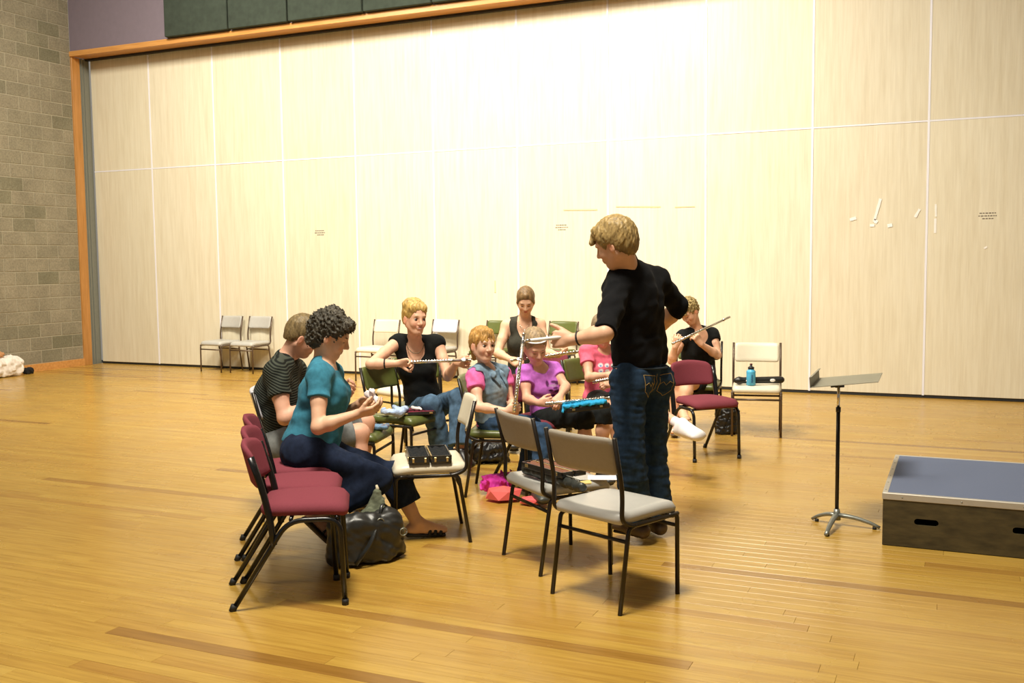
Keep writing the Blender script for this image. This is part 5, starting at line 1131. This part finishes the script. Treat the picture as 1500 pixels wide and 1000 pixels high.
facet('gift_bag', 'folded coral red paper bag on the floor under the second grey chair, larger left one', 'bag', A3(onfloor(738, 737)) + A3(FH) * .06, (.125, .085, .062), (.78, .13, .12), 5)
facet('gift_wrap', 'folded coral red paper on the floor beside the denim girl\'s shoe', 'wrapping paper', A3(onfloor(782, 742)) + A3(FH) * .05, (.10, .08, .035), (.78, .12, .13), 8)
# open flute case on the cream chair
def case(label, p, ax, col_in, name='flute_case', halves=(0, 1), L_=.40, W_=.105, H_=.034, frame='gold', z0=ZSEAT, group='instrument cases', tilt=0):
    """two shallow trays side by side, hinge between them; ax = long axis"""
    ax = unit(ax); sd = unit(np.cross(ax, (0, 0, 1))); o = empty(name, tuple(p), math.atan2(ax[1], ax[0]), label, 'case', group); o.location.z = z0
    lin = simple('lining_' + label[:12], col_in, .9, 0, .35, 90, .5, .2, 200)
    for s in halves:
        y0 = (-W_ - .003) if s == 0 else .003; y1 = y0 + W_
        tr = empty('tray' if s == 0 else 'lid'); tr.parent = o
        box('shell', (-L_ / 2, y0, 0), (L_ / 2, y1, H_ * .55), M['bag_black'], tr, .004, 2, True)
        for lo, hi in (((-L_ / 2, y0, H_ * .5), (L_ / 2, y0 + .007, H_)), ((-L_ / 2, y1 - .007, H_ * .5), (L_ / 2, y1, H_)), ((-L_ / 2, y0, H_ * .5), (-L_ / 2 + .007, y1, H_)), ((L_ / 2 - .007, y0, H_ * .5), (L_ / 2, y1, H_))): box('rim', lo, hi, M[frame] if lo[1] == y1 - .007 and s == 0 else M['bag_black'], tr)
        bm = bmesh.new(); g = random.Random(4 + s)
        nx, ny = 22, 7; gr = {}
        for i in range(nx + 1):
            for j in range(ny + 1):
                x = -L_ / 2 + .007 + (L_ - .014) * i / nx; y = y0 + .007 + (W_ - .014) * j / ny; groove = -.010 * (j in (2, 5)) - .006 * (i % 7 == 3)
                gr[i, j] = bm.verts.new((x, y, H_ * .86 + groove + g.uniform(-.002, .002)))
        for i in range(nx):
            for j in range(ny): bm.faces.new((gr[i, j], gr[i + 1, j], gr[i + 1, j + 1], gr[i, j + 1]))
        pobj('lining', bm, lin, tr)
        for t in (-.36, .36):
            ye = y0 if s == 0 else y1; box('latch', (L_ * t - .012, ye - .004, H_ * .3), (L_ * t + .012, ye + .004, H_ * .8), M['gold'], tr, .001, 1)
            box('end_latch', (-L_ / 2 - .004, y0 + W_ * (.5 + t * .8) - .006, H_ * .25), (-L_ / 2 + .002, y0 + W_ * (.5 + t * .8) + .006, H_ * .8), M['gold'], tr, .001, 1)
    return o
f0, f1 = seatpt(631, 676, .48), seatpt(621, 654, .48); ax = unit(f1 - f0); mid = f0 + ax * .19
case('open hard black flute case with black lining on the cream chair', mid, ax, (.016, .018, .020), L_=.34, W_=.118, H_=.046)
# second grey chair: soft black case, open brown lined case, cloth, paper
p0, p1 = seatpt(772, 686, .49), seatpt(852, 712, .49); o = empty('soft_case', tuple((p0 + p1) / 2), 0, 'padded black soft instrument case on the second grey chair', 'case'); o.location.z = ZSEAT; c = (p0 + p1) / 2
S = Solid(); S.cone(p0, lerp(p0, p1, .5), .030, .030, .02); S.cone(lerp(p0, p1, .5), p1 + (0, 0, -.006), .030, .024, .02); S.wave(.003, .06, 4); solid_obj('case_body', S, M['leather'], o, (.030, .034, .030), .004, (), (c[0], c[1], ZSEAT))
tube('zip', [tuple(lerp(p0, p1, t) + A3((0, 0, .030)) - A3((c[0], c[1], ZSEAT)) - A3(FH) * .004) for t in (.0, .25, .5, .75, 1.)], .0035, M['cast'], o, 6)
f0, f1 = seatpt(774, 675, .53), seatpt(850, 696, .53); ax = unit(f1 - f0)
case('open narrow black case with brown lining on the second grey chair', (f0 + f1) / 2 + A3(FH) * .03, ax, (.22, .10, .065), L_=.36, W_=.075, H_=.030, frame='gold', z0=.508)
p = seatpt(857, 698, .50); o = box('yellow_cloth', (-.032, -.025, 0), (.032, .025, .016), simple('yellow_duster', (.72, .56, .20), .8, 0, .15, 40, .4), None, .008, 2, True, loc=(p[0], p[1], ZSEAT + .002)); o.rotation_euler.z = .5; tag(o, 'folded yellow cleaning cloth at the end of the black soft case', 'cloth')
p = seatpt(882, 697, .47); o = box('paper_sheet', (-.075, -.055, 0), (.075, .055, .0015), simple('white_paper', (.84, .82, .84), .6, 0, .02, 10, 0), None, loc=(p[0], p[1], ZSEAT - .001)); o.rotation_euler.z = .35; tag(o, 'white paper sheet at the right front of the second grey chair\'s seat', 'paper')
# green chair: dark red lined case and pale cloth
f0, f1 = seatpt(600, 603, .48), seatpt(622, 596, .48)
case('open black case with dark red velvet lining on the green chair', seatpt(609, 601, .48), A3(RH) * .9 + A3(FH) * .25, (.16, .018, .035), L_=.26, W_=.12, H_=.024, frame='bag_black')
S = Solid(); q0, q1 = seatpt(567, 603, .50), seatpt(585, 604, .50); S.cone(q0, q1, .035, .032, .03, (0, 0, 1), .6, .5); S.cone(seatpt(562, 601, .5), seatpt(568, 607, .47), .022, .012, .02); S.cone(seatpt(580, 598, .50), seatpt(584, 607, .47), .026, .012, .02); S.cone(q1, seatpt(596, 598, .50), .03, .02, .03); S.wave(.005, .05, 12, (1, 1, .3)); S.wave(.002, .02, 13)
o = solid_obj('polishing_cloth', S, M['paper'], None, (.42, .54, .78), .004, [(q0, np.eye(3), (.035, .04, .04), (.75, .74, .78), .8)]); tag(o, 'pale blue and white polishing cloth heaped on the green chair', 'cloth')
S = Solid(); q0, q1 = seatpt(606, 597, .50), seatpt(618, 599, .495); S.cone(q0, q1, .022, .012, .02, (0, 0, 1), .6, .5); S.wave(.005, .04, 15); o = solid_obj('polishing_cloth', S, M['paper'], None, (.84, .74, .70), .004); tag(o, 'pinkish white cloth in the open dark red lined case', 'cloth')
# half hidden green chair: small blue wallet
S = Solid(); q = seatpt(554, 625, .475); S.rbox(q, (A3(RH), A3(FH), z), (.07, .05, .014), .01); S.wave(.004, .04, 4); o = solid_obj('cloth_wallet', S, M['cloth'], None, (.16, .27, .42), .004, [(q + A3(RH) * .05, np.eye(3), (.04, .05, .03), (.20, .10, .05), .6)]); tag(o, 'small blue and brown wallet on the half hidden green chair', 'wallet')
# blue cloth and black case on the lap of the girl in purple
c = A3(P(857, 592, 6.84)); ax = unit(A3(RH) * 1. + z * .10 + A3(FH) * .12); sd = unit(np.cross(z, ax)); up = np.cross(ax, sd); o = empty('lap_case', tuple(c), 0, 'black flute case covered by a bright blue cloth on the purple girl\'s lap', 'case')
S = Solid(); S.rbox(c - up * .020 + ax * .012, (ax, sd, up), (.150, .05, .018), .008); solid_obj('case_body', S, M['leather'], o, (.014, .014, .014), .004, (), c)
S = Solid(); S.rbox(c + up * .006 - ax * .008, (ax, sd, up), (.150, .055, .010), .006); S.cone(c - ax * .15 - sd * .03, c - ax * .165 - up * .02 - sd * .05, .012, .010, .01); S.wave(.004, .03, 3, (.6, 1.5, 1)); solid_obj('blue_cloth', S, M['cloth'], o, (.03, .33, .62), .0035, (), c)
for t in (-.09, .10): bm = bmesh.new(); q = c + ax * t - sd * .051 - up * .018 - c; slab(bm, Vector(q), (Vector(ax), Vector(sd), Vector(up)), (.010, .003, .007)); pobj('latch', bm, M['gold'], o, None, False)
# right hand cream chair: long black case and blue bottle
p0, p1 = seatpt(1082, 557, .50), seatpt(1143, 556, .50); c = (p0 + p1) / 2; o = empty('instrument_case', (c[0], c[1], ZSEAT), 0, 'long black soft case with two white oval badges on the right hand cream chair', 'case'); oc = A3((c[0], c[1], ZSEAT))
S = Solid(); S.cone(p0, p1, .034, .038, .01, z, .85, .85); S.cone(p0 - (p1 - p0) * .06, p0, .020, .033, .02); solid_obj('case_body', S, M['leather'], o, (.014, .014, .013), .0045, (), oc)
for t in (.22, .79):
    q = lerp(p0, p1, t) - A3(FH) * .036 - oc; S = Solid(); S.ell(q + oc, (A3(RH), z, A3(FH)), (.026, .015, .006), 0); ob = solid_obj('oval_badge', S, M['paper'], o, (.82, .80, .76), .003, (), oc)
p = seatpt(1100, 563.5, ZSEAT + .0); bt = empty('water_bottle', (p[0], p[1], ZSEAT - .002), 0, 'light blue sports bottle with black cap standing on the cream chair', 'bottle')
M['bottle'] = simple('sky_blue_bottle', (.10, .50, .80), .35, 0, .04, 20, .02); bm = bmesh.new(); add_lathe(bm, [(.036, 0), (.041, .006), (.041, .10), (.040, .108), (.042, .118), (.040, .128), (.026, .142), (.024, .148)], 24); pobj('bottle_body', bm, M['bottle'], bt)
bm = bmesh.new(); add_lathe(bm, [(.028, .146), (.028, .162), (.020, .168), (.011, .171), (.011, .182)], 20); pobj('screw_cap', bm, M['black'], bt); bm = bmesh.new(); add_lathe(bm, [(.009, .181), (.012, .184), (.012, .192), (.008, .196)], 14); pobj('drinking_spout', bm, simple('dark_red_spout', (.10, .02, .02), .5), bt)
M['navy'] = simple('navy_print', (.02, .08, .22), .6, 0, .05, 20, 0); dv = unit(CAM - bt.location) ; dv[2] = 0; dv = unit(dv); sd = np.cross((0, 0, 1), dv); bm = bmesh.new()
def mark(x, z0, z1, w_):
    ang = x / .0415; dd = dv * math.cos(ang) + sd * math.sin(ang); tt = np.cross((0, 0, 1), dd); slab(bm, Vector(dd * .0412 + A3((0, 0, (z0 + z1) / 2))), (Vector(tt), Vector(dd), ZU), (w_, .0006, (z1 - z0) / 2))
for i in range(6): mark(.010 + (.002 if i % 2 else 0), .030 + i * .011, .037 + i * .011, .0045)
mark(.003, .028, .096, .0009); mark(.018, .028, .096, .0009); mark(.0105, .096, .098, .008); mark(.0105, .026, .028, .008); pobj('printed_mark', bm, M['navy'], bt, None, False)
